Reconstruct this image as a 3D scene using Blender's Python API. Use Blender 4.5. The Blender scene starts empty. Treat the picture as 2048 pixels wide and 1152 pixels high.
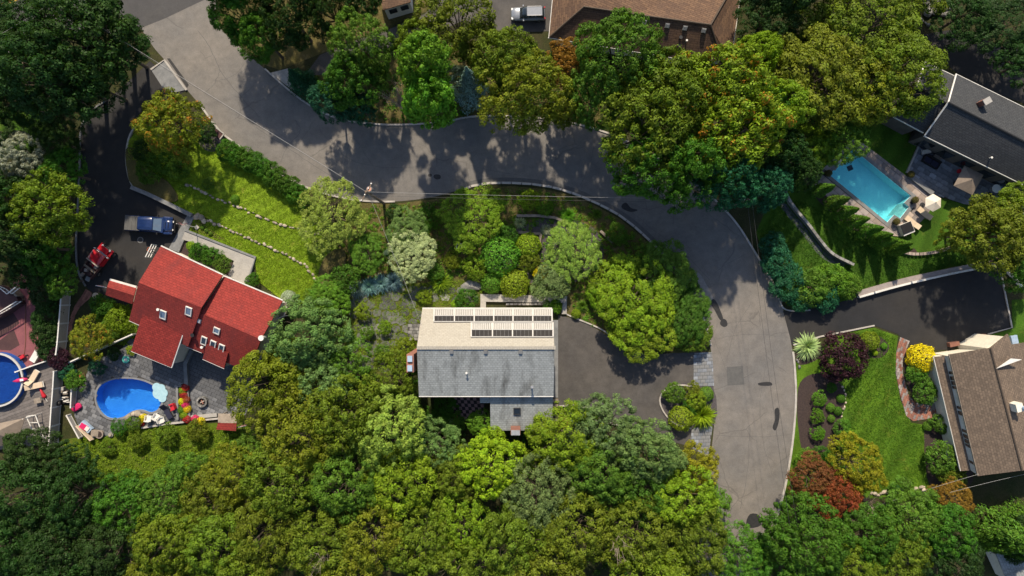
import bpy, bmesh, math, random
import numpy as np
from mathutils import Vector, Matrix
from mathutils.geometry import tessellate_polygon
R = math.radians
random.seed(7)
sc = bpy.context.scene
col = sc.collection

# ---------------------------------------------------------------- camera, sky, sun, exposure
HC = 80.0                      # drone height above the street, metres
LENS = 24.0
S = 2048 * LENS / 36.0 / HC    # photo pixels per metre on the ground
cam = bpy.data.objects.new('camera', bpy.data.cameras.new('camera'))
col.objects.link(cam)
cam.location = (0, 0, HC)
cam.rotation_euler = (0, 0, 0)
cam.data.lens = LENS
cam.data.sensor_width = 36.0
cam.data.clip_end = 1500
sc.camera = cam

SUN_EL, SUN_AZ = 44.0, -5.0    # degrees; azimuth clockwise from the top of the picture
world = bpy.data.worlds.new('World')
sc.world = world
world.use_nodes = True
wn = world.node_tree
sky = wn.nodes.new('ShaderNodeTexSky')
sky.sky_type = 'NISHITA'
sky.sun_disc = False
sky.sun_elevation = R(SUN_EL)
sky.sun_rotation = R(SUN_AZ)
sky.dust_density = 1.5
wn.nodes['Background'].inputs['Strength'].default_value = 0.115
wn.links.new(sky.outputs[0], wn.nodes['Background'].inputs['Color'])
sun = bpy.data.objects.new('sun', bpy.data.lights.new('sun', 'SUN'))
col.objects.link(sun)
sun.data.energy = 4.6
sun.data.angle = R(1.4)
sun.data.color = (1.0, 0.86, 0.66)
sdir = Vector((math.sin(R(SUN_AZ)) * math.cos(R(SUN_EL)), math.cos(R(SUN_AZ)) * math.cos(R(SUN_EL)), math.sin(R(SUN_EL))))
sun.rotation_euler = sdir.to_track_quat('Z', 'Y').to_euler()
sun.location = (0, 60, 60)
vs = sc.view_settings
vs.view_transform = 'Standard'
vs.look = 'None'
vs.exposure = 0.64
vs.gamma = 1.0
sc.cycles.max_bounces = 6
sc.cycles.diffuse_bounces = 2
sc.cycles.transparent_max_bounces = 8

# ---------------------------------------------------------------- helpers
def P(px, py, h=0.0):
    """photo position of a point at height h above the street -> metres"""
    k = (HC - h) / HC / S
    return Vector(((px - 1024) * k, (576 - py) * k, h))

def tag(o, label=None, cat=None, group=None, kind=None):
    if label: o['label'] = label
    if cat: o['category'] = cat
    if group: o['group'] = group
    if kind: o['kind'] = kind
    return o

def link(o, parent=None):
    col.objects.link(o)
    if parent is not None:
        o.parent = parent
    return o

def empty(name, loc=(0, 0, 0), rz=0.0):
    o = bpy.data.objects.new(name, None)
    o.location = loc
    o.rotation_euler = (0, 0, rz)
    o.empty_display_size = 0.3
    return link(o)

def inv(parent):
    """points given in metres of the place -> points of the parent"""
    m = Matrix.LocRotScale(parent.location, parent.rotation_euler, parent.scale)
    return m.inverted()

def uvs(me):
    ul = me.uv_layers.new(name='UVMap')
    for p in me.polygons:
        n = p.normal
        u = Vector((0, 0, 1)).cross(n)
        u = Vector((1, 0, 0)) if u.length < 0.05 else u.normalized()
        v = n.cross(u)
        for li in p.loop_indices:
            c = me.vertices[me.loops[li].vertex_index].co
            ul.data[li].uv = (c.dot(u), c.dot(v))

def obj(name, verts, faces, mat, parent=None, smooth=False, uv=False, wspace=True):
    """one mesh object; verts in metres of the place (moved into the parent's space)"""
    me = bpy.data.meshes.new(name)
    if parent is not None and wspace:
        m = inv(parent)
        if parent.parent is not None:
            m = m @ inv(parent.parent)
        verts = [m @ Vector(v) for v in verts]
    me.from_pydata([tuple(v) for v in verts], [], faces)
    me.update()
    if uv: uvs(me)
    for mm in (mat if isinstance(mat, (list, tuple)) else [mat]):
        me.materials.append(mm)
    if smooth:
        me.polygons.foreach_set('use_smooth', [True] * len(me.polygons))
    return link(bpy.data.objects.new(name, me), parent)

class MB:
    """collects shapes of one part"""
    def __init__(s): s.v = []; s.f = []
    def add(s, vs_, fs_):
        n = len(s.v); s.v += [Vector(q) for q in vs_]; s.f += [tuple(i + n for i in f) for f in fs_]; return s
    def box(s, c, d, rz=0.0, taper=1.0):
        ca, sa = math.cos(rz), math.sin(rz)
        vv = []
        for z, k in ((-.5, 1), (.5, taper)):
            for x, y in ((-.5, -.5), (.5, -.5), (.5, .5), (-.5, .5)):
                X, Y = x * d[0] * k, y * d[1] * k
                vv.append((c[0] + X * ca - Y * sa, c[1] + X * sa + Y * ca, c[2] + z * d[2]))
        return s.add(vv, [(3, 2, 1, 0), (4, 5, 6, 7), (0, 1, 5, 4), (1, 2, 6, 5), (2, 3, 7, 6), (3, 0, 4, 7)])
    def bar(s, a, b, w, h=None):
        """square bar between two points"""
        a, b = Vector(a), Vector(b); h = h or w
        d = (b - a).normalized()
        u = d.cross(Vector((0, 0, 1)))
        u = Vector((1, 0, 0)) if u.length < 1e-3 else u.normalized()
        t = u.cross(d)
        vv = [p + u * w * i * .5 + t * h * j * .5 for p in (a, b) for i, j in ((-1, -1), (1, -1), (1, 1), (-1, 1))]
        return s.add(vv, [(3, 2, 1, 0), (4, 5, 6, 7), (0, 1, 5, 4), (1, 2, 6, 5), (2, 3, 7, 6), (3, 0, 4, 7)])
    def tube(s, pts, rad, n=6):
        pts = [Vector(p) for p in pts]
        rad = rad if isinstance(rad, (list, tuple)) else [rad] * len(pts)
        b = len(s.v)
        for i, p in enumerate(pts):
            d = (pts[min(i + 1, len(pts) - 1)] - pts[max(i - 1, 0)]).normalized()
            u = d.cross(Vector((0, 1, 0.1)))
            u = Vector((1, 0, 0)) if u.length < 1e-3 else u.normalized()
            t = d.cross(u)
            for k in range(n):
                a = 2 * math.pi * k / n
                s.v.append(p + u * math.cos(a) * rad[i] + t * math.sin(a) * rad[i])
        for i in range(len(pts) - 1):
            for k in range(n):
                k2 = (k + 1) % n
                s.f.append((b + i * n + k, b + i * n + k2, b + (i + 1) * n + k2, b + (i + 1) * n + k))
        s.f.append(tuple(b + k for k in range(n))[::-1])
        s.f.append(tuple(b + (len(pts) - 1) * n + k for k in range(n)))
        return s
    def cyl(s, c, r, h, n=14, r2=None):
        r2 = r if r2 is None else r2
        vv = [(c[0] + math.cos(2 * math.pi * k / n) * q, c[1] + math.sin(2 * math.pi * k / n) * q, z)
              for z, q in ((c[2], r), (c[2] + h, r2)) for k in range(n)]
        return s.add(vv, [tuple(range(n))[::-1], tuple(range(n, 2 * n))] + [(k, (k + 1) % n, n + (k + 1) % n, n + k) for k in range(n)])
    def build(s, name, mat, parent=None, smooth=False, uv=False, wspace=True):
        return obj(name, s.v, s.f, mat, parent, smooth, uv, wspace)

def area2(p): return sum(p[i][0] * p[(i + 1) % len(p)][1] - p[(i + 1) % len(p)][0] * p[i][1] for i in range(len(p)))
def ccw(p): return list(p) if area2(p) > 0 else list(p)[::-1]

def curve(pts, closed=False, n=5):
    """Catmull-Rom through photo points"""
    out = []; L = len(pts)
    for i in range(L if closed else L - 1):
        g = (lambda k: pts[k % L]) if closed else (lambda k: pts[max(0, min(L - 1, k))])
        a, b, c, d = g(i - 1), g(i), g(i + 1), g(i + 2)
        for k in range(n):
            t = k / n
            out.append(tuple(.5 * (2 * b[j] + (c[j] - a[j]) * t + (2 * a[j] - 5 * b[j] + 4 * c[j] - d[j]) * t * t + (3 * b[j] - a[j] - 3 * c[j] + d[j]) * t ** 3) for j in range(2)))
    if not closed: out.append(tuple(pts[-1]))
    return out

def W(pts, h=0.0): return [P(p[0], p[1], h) for p in pts]

def slab(name, poly, z0, z1, mat, parent=None, holes=(), uv=False, floor=False):
    """flat slab between z0 and z1 over world polygon(s); z0 None = a bare sheet at z1"""
    loops = [ccw(poly)] + [ccw(h)[::-1] for h in holes]
    tris = tessellate_polygon([[Vector((p[0], p[1], 0)) for p in l] for l in loops])
    flat = [p for l in loops for p in l]
    v = [(p[0], p[1], z1) for p in flat]
    f = []
    for t in tris:
        a = area2([flat[i] for i in t])
        if abs(a) < 1e-9: continue
        f.append(tuple(t) if a > 0 else tuple(t)[::-1])
    if z0 is not None:
        n = len(v); v += [(p[0], p[1], z0) for p in flat]
        b = 0
        for l in loops:
            m = len(l)
            f += [(b + i, n + b + i, n + b + (i + 1) % m, b + (i + 1) % m) for i in range(m)]
            b += m
    return obj(name, v, f, mat, parent, uv=uv)

def offset_line(pts, d):
    out = []
    for i, p in enumerate(pts):
        a = Vector(pts[max(i - 1, 0)][:2]); b = Vector(pts[min(i + 1, len(pts) - 1)][:2])
        t = (b - a).normalized(); out.append((p[0] - t.y * d, p[1] + t.x * d))
    return out

def ribbon(name, pts, w, z0, z1, mat, parent=None, uv=False):
    """strip of width w along a world path, closed box section"""
    a, b = offset_line(pts, w / 2), offset_line(pts, -w / 2)
    n = len(pts)
    v = [(p[0], p[1], z1) for p in a] + [(p[0], p[1], z1) for p in b] + [(p[0], p[1], z0) for p in a] + [(p[0], p[1], z0) for p in b]
    f = []
    for i in range(n - 1):
        f += [(i, n + i, n + i + 1, i + 1), (2 * n + i, i, i + 1, 2 * n + i + 1), (n + i, 3 * n + i, 3 * n + i + 1, n + i + 1)]
    f += [(0, 2 * n, 3 * n, n), (n - 1, 2 * n - 1, 4 * n - 1, 3 * n - 1)]
    return obj(name, v, f, mat, parent, uv=uv)

def roof(name, pts, t, mat, parent=None):
    """thick roof plane from its top corners"""
    pts = [Vector(p) for p in ccw(pts)]
    n = len(pts)
    v = pts + [p - Vector((0, 0, t)) for p in pts]
    f = [tuple(range(n)), tuple(range(n, 2 * n))[::-1]] + [(i, n + i, n + (i + 1) % n, (i + 1) % n) for i in range(n)]
    return obj(name, v, f, mat, parent, uv=True)

def inside(p, poly):
    c = False; n = len(poly)
    for i in range(n):
        a, b = poly[i], poly[(i + 1) % n]
        if (a[1] > p[1]) != (b[1] > p[1]) and p[0] < (b[0] - a[0]) * (p[1] - a[1]) / (b[1] - a[1]) + a[0]: c = not c
    return c

def clip_convex(subject, win):
    out = [Vector(p[:2]) for p in subject]
    for i in range(len(win)):
        a, b = Vector(win[i]), Vector(win[(i + 1) % len(win)])
        e = b - a; src = out; out = []
        for k in range(len(src)):
            p, q = src[k - 1], src[k]
            dp = e.x * (p.y - a.y) - e.y * (p.x - a.x); dq = e.x * (q.y - a.y) - e.y * (q.x - a.x)
            if dq >= 0:
                if dp < 0: out.append(p + (q - p) * (dp / (dp - dq)))
                out.append(q)
            elif dp >= 0: out.append(p + (q - p) * (dp / (dp - dq)))
        if not out: return []
    return out

def pave(parent, name, poly, z0, z1, lw, ang, mats, gap=.02, stagger=.5, holes=(), most=300, jit=.003):
    """individual paving pieces laid over a world polygon"""
    l, w = lw; rnd = random.Random(hash((round(poly[0][0], 2), len(poly))) & 0xffff)
    ca, sa = math.cos(ang), math.sin(ang)
    loc = [(p[0] * ca + p[1] * sa, -p[0] * sa + p[1] * ca) for p in poly]
    x0, x1 = min(p[0] for p in loc), max(p[0] for p in loc); y0, y1 = min(p[1] for p in loc), max(p[1] for p in loc)
    me = {}
    made = 0; rest = MB()
    loc = ccw(loc)
    for j in range(int((y1 - y0) / w) + 1):
        for i in range(-1, int((x1 - x0) / l) + 2):
            cx, cy = x0 + (i + .5 + (stagger if j % 2 else 0)) * l, y0 + (j + .5) * w
            hx, hy = (l - gap) / 2, (w - gap) / 2
            win = [(cx - hx, cy - hy), (cx + hx, cy - hy), (cx + hx, cy + hy), (cx - hx, cy + hy)]
            wc = (cx * ca - cy * sa, cx * sa + cy * ca)
            if any(inside(wc, h) for h in holes): continue
            full = all(inside(q, loc) for q in win)
            zz = z1 + rnd.uniform(-jit, jit); m = mats[rnd.randrange(len(mats))]
            if full:
                q2 = [(-hx, -hy), (hx, -hy), (hx, hy), (-hx, hy)]
            else:
                c = clip_convex(loc, win)
                if len(c) < 3 or abs(area2(c)) < .25 * l * w: continue
                q2 = [(q.x - cx, q.y - cy) for q in c]
            n = len(q2)
            v = [(q[0], q[1], z) for z in (z0 - z1, 0) for q in q2]
            f = [tuple(range(n, 2 * n))] + [(k, (k + 1) % n, n + (k + 1) % n, n + k) for k in range(n)]
            if made < most:
                if full and m.name in me: d = me[m.name]
                else:
                    d = bpy.data.meshes.new(name); d.from_pydata(v, [], f); d.materials.append(m)
                    if full: me[m.name] = d
                o = link(bpy.data.objects.new(name, d), parent)
                o.location = (wc[0], wc[1], zz); o.rotation_euler = (0, 0, ang); made += 1
            else:
                rest.add([(wc[0] + q[0] * ca - q[1] * sa, wc[1] + q[0] * sa + q[1] * ca, zz + q[2]) for q in v], f)
    if rest.v:
        rest.build(name + '_field', mats[0], parent)['kind'] = 'stuff'

# ---------------------------------------------------------------- materials
def nodes(name):
    m = bpy.data.materials.new(name); m.use_nodes = True
    nt = m.node_tree
    return m, nt, nt.nodes['Principled BSDF'], nt.nodes, nt.links

def noise(N, L, scale, detail=4, rough=.6, vec=None):
    n = N.new('ShaderNodeTexNoise'); n.inputs['Scale'].default_value = scale
    n.inputs['Detail'].default_value = detail; n.inputs['Roughness'].default_value = rough
    if vec is not None: L.new(vec, n.inputs['Vector'])
    return n.outputs[0]

def ramp(N, L, fac, stops):
    r = N.new('ShaderNodeValToRGB')
    e = r.color_ramp.elements
    while len(e) < len(stops): e.new(.5)
    for k, (p, c) in enumerate(stops):
        e[k].position = p; e[k].color = (*c, 1) if len(c) == 3 else c
    L.new(fac, r.inputs[0])
    return r.outputs[0]

def mix(N, L, fac, a, b, mode='MIX'):
    m = N.new('ShaderNodeMix'); m.data_type = 'RGBA'; m.blend_type = mode
    for s_, v in ((0, fac), (6, a), (7, b)):
        if hasattr(v, 'is_linked') or hasattr(v, 'links'): L.new(v, m.inputs[s_])
        elif s_ == 0: m.inputs[0].default_value = v
        else: m.inputs[s_].default_value = (*v, 1)
    return m.outputs[2]

def coord(N, kind='Object'):
    return N.new('ShaderNodeTexCoord').outputs[kind]

def g(v): return (v, v, v)

def pm(name, c1, c2=None, scale=2.0, rough=.85, bump=.0, bscale=25., metal=0.0, spec=.3, rand=0.0):
    """plain surface: two mottled colours, fine grain, optional value change from piece to piece"""
    m, nt, b, N, L = nodes(name)
    c2 = c2 or tuple(x * .72 for x in c1)
    co = coord(N)
    c = mix(N, L, ramp(N, L, noise(N, L, scale, 5, .65, co), [(.32, g(0)), (.68, g(1))]), c1, c2)
    c = mix(N, L, .35, c, ramp(N, L, noise(N, L, scale * 9, 3, .7, co), [(.25, g(.45)), (.75, g(1.3))]), 'MULTIPLY')
    if rand:
        oi = N.new('ShaderNodeObjectInfo')
        c = mix(N, L, 1.0, c, ramp(N, L, oi.outputs['Random'], [(0, g(1 - rand)), (1, g(1 + rand))]), 'MULTIPLY')
    L.new(c, b.inputs['Base Color'])
    b.inputs['Roughness'].default_value = rough; b.inputs['Metallic'].default_value = metal
    b.inputs['Specular IOR Level'].default_value = spec
    if bump:
        bn = N.new('ShaderNodeBump'); bn.inputs['Strength'].default_value = bump; bn.inputs['Distance'].default_value = .05
        L.new(noise(N, L, bscale, 4, .6, co), bn.inputs['Height']); L.new(bn.outputs[0], b.inputs['Normal'])
    return m

def mapped(N, L, co):
    mp = N.new('ShaderNodeMapping'); mp.inputs['Location'].default_value = (37, 11, 5); L.new(co, mp.inputs['Vector']); return mp.outputs[0]

def mat_asphalt(name, c1, c2, crack=.6, stain=.35):
    m, nt, b, N, L = nodes(name)
    co = coord(N)
    c = mix(N, L, ramp(N, L, noise(N, L, .12, 6, .6, co), [(.35, g(0)), (.65, g(1))]), c1, c2)
    c = mix(N, L, stain, c, ramp(N, L, noise(N, L, .9, 6, .7, co), [(.3, g(.5)), (.7, g(1.25))]), 'MULTIPLY')
    c = mix(N, L, .55, c, ramp(N, L, noise(N, L, 14, 3, .8, co), [(.3, g(.6)), (.7, g(1.3))]), 'MULTIPLY')
    c = mix(N, L, ramp(N, L, noise(N, L, .33, 7, .72, co), [(.56, g(0)), (.78, g(.45))]), c, tuple(x * .55 for x in c1))
    c = mix(N, L, ramp(N, L, noise(N, L, .45, 6, .7, mapped(N, L, co)), [(.58, g(0)), (.80, g(.3))]), c, tuple(x * 1.35 for x in c2))
    if crack:
        n2 = N.new('ShaderNodeTexNoise'); n2.inputs['Scale'].default_value = .5; n2.inputs['Detail'].default_value = 5
        L.new(co, n2.inputs['Vector'])
        ad = N.new('ShaderNodeMix'); ad.data_type = 'RGBA'; ad.blend_type = 'ADD'; ad.inputs[0].default_value = 1.6
        L.new(co, ad.inputs[6]); L.new(n2.outputs[1], ad.inputs[7])
        v = N.new('ShaderNodeTexVoronoi'); v.feature = 'DISTANCE_TO_EDGE'; v.inputs['Scale'].default_value = .16
        L.new(ad.outputs[2], v.inputs['Vector'])
        k = ramp(N, L, v.outputs['Distance'], [(.0, g(1)), (.011, g(0))])
        msk = ramp(N, L, noise(N, L, .21, 3, .5, co), [(.47, g(0)), (.56, g(crack))])
        kk = mix(N, L, 1.0, k, msk, 'MULTIPLY')
        c = mix(N, L, kk, c, (.06, .058, .055))
    L.new(c, b.inputs['Base Color'])
    b.inputs['Roughness'].default_value = .8; b.inputs['Specular IOR Level'].default_value = .35
    bn = N.new('ShaderNodeBump'); bn.inputs['Strength'].default_value = .25; bn.inputs['Distance'].default_value = .02
    L.new(noise(N, L, 30, 3, .8, co), bn.inputs['Height']); L.new(bn.outputs[0], b.inputs['Normal'])
    return m

def mat_grass(name, c1, c2, c3, scale=.35, stripe=None):
    m, nt, b, N, L = nodes(name)
    co = coord(N)
    c = mix(N, L, ramp(N, L, noise(N, L, scale, 6, .65, co), [(.34, g(0)), (.66, g(1))]), c1, c2)
    c = mix(N, L, ramp(N, L, noise(N, L, scale * 2.3, 5, .7, co), [(.56, g(0)), (.72, g(.8))]), c, c3)
    if stripe:
        mp = N.new('ShaderNodeMapping'); mp.inputs['Rotation'].default_value = (0, 0, stripe[0]); L.new(co, mp.inputs['Vector'])
        wv = N.new('ShaderNodeTexWave'); wv.inputs['Scale'].default_value = stripe[1]; wv.inputs['Distortion'].default_value = 6.0
        wv.inputs['Detail'].default_value = 3; wv.inputs['Detail Scale'].default_value = .8
        L.new(mp.outputs[0], wv.inputs['Vector'])
        c = mix(N, L, .5, c, ramp(N, L, wv.outputs[1], [(.1, g(.62)), (.9, g(1.25))]), 'MULTIPLY')
    c = mix(N, L, .7, c, ramp(N, L, noise(N, L, 7, 4, .8, co), [(.3, g(.45)), (.7, g(1.35))]), 'MULTIPLY')
    L.new(c, b.inputs['Base Color']); b.inputs['Roughness'].default_value = .95; b.inputs['Specular IOR Level'].default_value = .1
    bn = N.new('ShaderNodeBump'); bn.inputs['Strength'].default_value = .9; bn.inputs['Distance'].default_value = .12
    L.new(noise(N, L, 9, 5, .75, co), bn.inputs['Height']); L.new(bn.outputs[0], b.inputs['Normal'])
    return m

def mat_shingle(name, c1, c2, row=.2, wid=.42, stain=.5, streak=(.1, .1, .1), tilevar=.5, mort=.5):
    m, nt, b, N, L = nodes(name)
    uv = coord(N, 'UV'); co = coord(N)
    br = N.new('ShaderNodeTexBrick'); L.new(uv, br.inputs['Vector'])
    br.inputs['Scale'].default_value = 1.0; br.inputs['Brick Width'].default_value = wid; br.inputs['Row Height'].default_value = row
    br.inputs['Mortar Size'].default_value = .018; br.inputs['Mortar Smooth'].default_value = .3
    br.inputs['Color1'].default_value = (*c1, 1); br.inputs['Color2'].default_value = (*c2, 1)
    br.inputs['Mortar'].default_value = (*[x * mort for x in c2], 1)
    c = br.outputs['Color']
    c = mix(N, L, tilevar, c, ramp(N, L, noise(N, L, 5, 4, .75, co), [(.3, g(.6)), (.7, g(1.3))]), 'MULTIPLY')
    mp = N.new('ShaderNodeMapping'); mp.inputs['Scale'].default_value = (.9, .28, 1); L.new(uv, mp.inputs['Vector'])
    k = ramp(N, L, noise(N, L, .8, 6, .65, mp.outputs[0]), [(.5, g(0)), (.72, g(stain))])
    c = mix(N, L, k, c, streak)
    L.new(c, b.inputs['Base Color']); b.inputs['Roughness'].default_value = .9; b.inputs['Specular IOR Level'].default_value = .2
    bn = N.new('ShaderNodeBump'); bn.inputs['Strength'].default_value = .5; bn.inputs['Distance'].default_value = .03
    L.new(br.outputs['Fac'], bn.inputs['Height']); bn.invert = True
    L.new(bn.outputs[0], b.inputs['Normal'])
    return m

def mat_leaf(name, fleck=None, transl=.3):
    m, nt, b, N, L = nodes(name)
    oi = N.new('ShaderNodeObjectInfo')
    a = N.new('ShaderNodeAttribute'); a.attribute_name = 'tint'
    s = N.new('ShaderNodeSeparateXYZ'); L.new(a.outputs['Vector'], s.inputs[0])
    h = N.new('ShaderNodeHueSaturation'); L.new(oi.outputs['Color'], h.inputs['Color'])
    def mr(src, lo, hi):
        q = N.new('ShaderNodeMapRange'); L.new(src, q.inputs[0]); q.inputs[3].default_value = lo; q.inputs[4].default_value = hi; return q.outputs[0]
    L.new(mr(s.outputs[0], .5, 1.75), h.inputs['Value'])
    L.new(mr(s.outputs[1], .490, .518), h.inputs['Hue'])
    c = h.outputs[0]
    if fleck:
        k = ramp(N, L, s.outputs[2], [(.80, g(0)), (.84, g(1))])
        c = mix(N, L, k, c, fleck)
    L.new(c, b.inputs['Base Color']); b.inputs['Roughness'].default_value = .55; b.inputs['Specular IOR Level'].default_value = .14
    t = N.new('ShaderNodeBsdfTranslucent'); L.new(mix(N, L, 1.0, c, (1.35, 1.3, .5), 'MULTIPLY'), t.inputs[0])
    mx = N.new('ShaderNodeMixShader'); mx.inputs[0].default_value = transl
    L.new(b.outputs[0], mx.inputs[1]); L.new(t.outputs[0], mx.inputs[2])
    L.new(mx.outputs[0], N['Material Output'].inputs[0])
    return m

def mat_water(name, tint, clear=.85):
    m, nt, b, N, L = nodes(name)
    N.remove(b)
    t = N.new('ShaderNodeBsdfTransparent'); t.inputs[0].default_value = (*tint, 1)
    gl = N.new('ShaderNodeBsdfGlossy'); gl.inputs['Roughness'].default_value = .04
    fr = N.new('ShaderNodeFresnel'); fr.inputs[0].default_value = 1.33
    bn = N.new('ShaderNodeBump'); bn.inputs['Strength'].default_value = .8; bn.inputs['Distance'].default_value = .05
    L.new(noise(N, L, 4.5, 4, .65, coord(N)), bn.inputs['Height'])
    L.new(bn.outputs[0], gl.inputs['Normal']); L.new(bn.outputs[0], fr.inputs['Normal'])
    mx = N.new('ShaderNodeMixShader'); L.new(fr.outputs[0], mx.inputs[0]); L.new(t.outputs[0], mx.inputs[1]); L.new(gl.outputs[0], mx.inputs[2])
    L.new(mx.outputs[0], N['Material Output'].inputs[0])
    return m

def mat_paint(name, c, rough=.25, coat=.6, metal=0.0):
    m, nt, b, N, L = nodes(name)
    co = coord(N)
    k = mix(N, L, .25, c, ramp(N, L, noise(N, L, 3, 4, .7, co), [(.3, g(.6)), (.7, g(1.2))]), 'MULTIPLY')
    L.new(k, b.inputs['Base Color'])
    b.inputs['Roughness'].default_value = rough; b.inputs['Coat Weight'].default_value = coat; b.inputs['Metallic'].default_value = metal
    return m

M = {}
M['ground'] = mat_grass('leaf_litter', (.055, .05, .025), (.03, .04, .014), (.075, .085, .02), .5)
M['road'] = mat_asphalt('old_asphalt', (.118, .115, .113), (.165, .150, .134), .55, .45)
M['road2'] = mat_asphalt('dark_road', (.045, .045, .048), (.06, .058, .058), .4)
M['drive'] = mat_asphalt('new_asphalt', (.013, .014, .017), (.025, .023, .022), 0, .5)
M['drive2'] = mat_asphalt('driveway_asphalt', (.052, .05, .051), (.08, .073, .067), .35, .55)
M['tar'] = pm('tar', (.016, .016, .018), (.03, .03, .03), 3, .6)
M['patchl'] = pm('pale_patch', (.22, .22, .22), (.15, .15, .15), 3, .85)
M['blind'] = pm('white_blind', (.46, .45, .43), (.4, .39, .37), 2, .7)
M['pane'] = mat_paint('tinted_pane', (.035, .033, .034), .15, .4)
M['groove'] = pm('grey_groove', (.26, .25, .24), None, 3)
M['mstone'] = pm('mossy_stone', (.11, .115, .105), (.06, .065, .05), 2.5, .9, .5, 12, rand=.4)
M['darkwall'] = pm('dark_siding', (.10, .09, .085), (.07, .065, .06), 1.5, .85)
M['patch'] = pm('patch', (.075, .075, .075), (.1, .1, .098), 2, .85)
M['kerb'] = pm('kerb_stone', (.42, .40, .37), (.28, .26, .24), 1.5, .85, .4)
M['conc'] = pm('concrete', (.36, .345, .32), (.26, .25, .235), .8, .85, .25)
M['concd'] = pm('grey_concrete', (.2, .205, .21), (.13, .135, .14), 1.2, .85, .3)
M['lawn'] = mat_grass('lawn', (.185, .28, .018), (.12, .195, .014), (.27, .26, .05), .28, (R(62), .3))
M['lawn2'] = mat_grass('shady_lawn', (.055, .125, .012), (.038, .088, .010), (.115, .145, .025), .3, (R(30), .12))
M['lawn3'] = mat_grass('striped_lawn', (.085, .165, .012), (.05, .11, .010), (.14, .16, .025), .25, (R(28), .14))
M['weeds'] = mat_grass('weedy_slope', (.10, .15, .012), (.055, .09, .012), (.14, .12, .03), .5)
M['moss'] = mat_grass('moss', (.075, .085, .025), (.105, .125, .02), (.19, .15, .07), .8)
M['dry'] = mat_grass('dry_grass', (.12, .10, .04), (.08, .075, .025), (.19, .15, .08), .6)
M['soil'] = pm('mulch', (.055, .038, .034), (.03, .022, .022), 5, .95, .9, 30)
M['gravel'] = pm('gravel', (.09, .08, .085), (.05, .045, .05), 7, .95, .9, 30)
M['rock'] = pm('field_stone', (.42, .36, .28), (.24, .21, .17), 2, .9, .6, 12, rand=.35)
M['rockg'] = pm('grey_stone', (.24, .235, .225), (.13, .13, .125), 2, .9, .6, 12, rand=.35)
M['paver'] = pm('grey_paver', (.12, .125, .135), (.08, .085, .095), 1.2, .85, .3, rand=.35)
M['paver2'] = pm('light_grey_paver', (.16, .165, .175), (.12, .125, .135), 1.2, .85, .3, rand=.35)
M['pavt'] = pm('tan_paver', (.34, .28, .235), (.24, .2, .18), 1.2, .85, .3, rand=.3)
M['pavt2'] = pm('rose_grey_paver', (.27, .235, .22), (.2, .175, .17), 1.2, .85, .3, rand=.3)
M['pavb'] = pm('blue_grey_cobble', (.22, .24, .27), (.15, .165, .19), 1.5, .85, .4, rand=.3)
M['brick'] = pm('red_brick', (.26, .12, .085), (.19, .085, .065), 2, .9, .4, rand=.3)
M['joint'] = pm('paver_sand', (.055, .052, .048), None, 4)
M['white'] = pm('white_paint', (.62, .61, .58), (.5, .49, .46), .9, .6)
M['cream'] = pm('cream_siding', (.68, .64, .54), (.58, .55, .47), .7, .75)
M['vinyl'] = pm('beige_vinyl', (.36, .32, .27), (.31, .275, .23), .6, .6)
M['wood'] = pm('weathered_wood', (.26, .22, .18), (.16, .135, .11), 3, .85, .4)
M['pole'] = pm('pole_wood', (.20, .15, .11), (.12, .09, .07), 4, .9, .4)
M['darkm'] = pm('dark_metal', (.03, .03, .032), None, 4, .5, spec=.5)
M['wire'] = pm('wire', (.05, .05, .052), None, 4, .5)
M['wirel'] = pm('pale_wire', (.34, .34, .33), None, 4, .5)
M['steel'] = pm('steel', (.5, .5, .5), (.35, .35, .35), 3, .4, metal=.6)
M['bluem'] = pm('blue_grey_metal', (.32, .42, .55), (.25, .33, .43), 3, .5)
M['glassd'] = mat_paint('dark_glass', (.012, .018, .024), .06, .5)
M['glassb'] = mat_paint('sky_glass', (.12, .17, .24), .08, .5)
M['roofred'] = mat_shingle('red_shingles', (.24, .035, .029), (.185, .028, .024), .28, .45, .65, (.11, .025, .025), .6, .62)
M['roofred2'] = mat_shingle('red_tile_shingles', (.26, .034, .028), (.18, .023, .02), .26, .4, .15, (.2, .035, .03))
M['rooftan'] = mat_shingle('tan_shingles', (.345, .325, .28), (.31, .29, .25), .22, .4, .25, (.24, .2, .15), .35, .85)
M['roofgrey'] = mat_shingle('grey_shingles', (.27, .29, .293), (.22, .238, .242), .25, .36, .9, (.06, .062, .06), .4, .7)
M['roofbrn'] = mat_shingle('brown_shingles', (.15, .092, .058), (.10, .062, .044), .24, .7, .4, (.07, .05, .04))
M['roofnav'] = mat_shingle('slate_shingles', (.055, .058, .062), (.042, .045, .05), .24, .4, .3, (.03, .033, .038))
M['rooftpe'] = mat_shingle('taupe_shingles', (.165, .125, .094), (.11, .085, .066), .26, .36, .35, (.09, .068, .052), .5, .7)
M['leaf'] = mat_leaf('leaf')
M['leaffleck'] = mat_leaf('seeded_leaf', (.34, .16, .02))
M['bark'] = pm('bark', (.12, .095, .07), (.07, .055, .042), 5, .95, .7, 18)
M['twig'] = pm('bare_twig', (.34, .27, .22), (.22, .18, .15), 5, .95)
M['blade'] = mat_leaf('grass_blade', transl=.3)
M['poolw'] = pm('pool_plaster', (.64, .90, .93), (.54, .82, .88), 2.5, .6)
M['poolb'] = pm('blue_liner', (.08, .38, .85), (.05, .30, .78), 1.2, .5)
M['poold'] = pm('deep_blue_liner', (.02, .09, .36), (.015, .07, .3), 1.2, .5)
M['water1'] = mat_water('clear_water', (.50, .95, .99))
M['water2'] = mat_water('blue_water', (.66, .86, .99))
M['navy'] = mat_paint('navy_paint', (.008, .022, .085), .25, .8)
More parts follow.
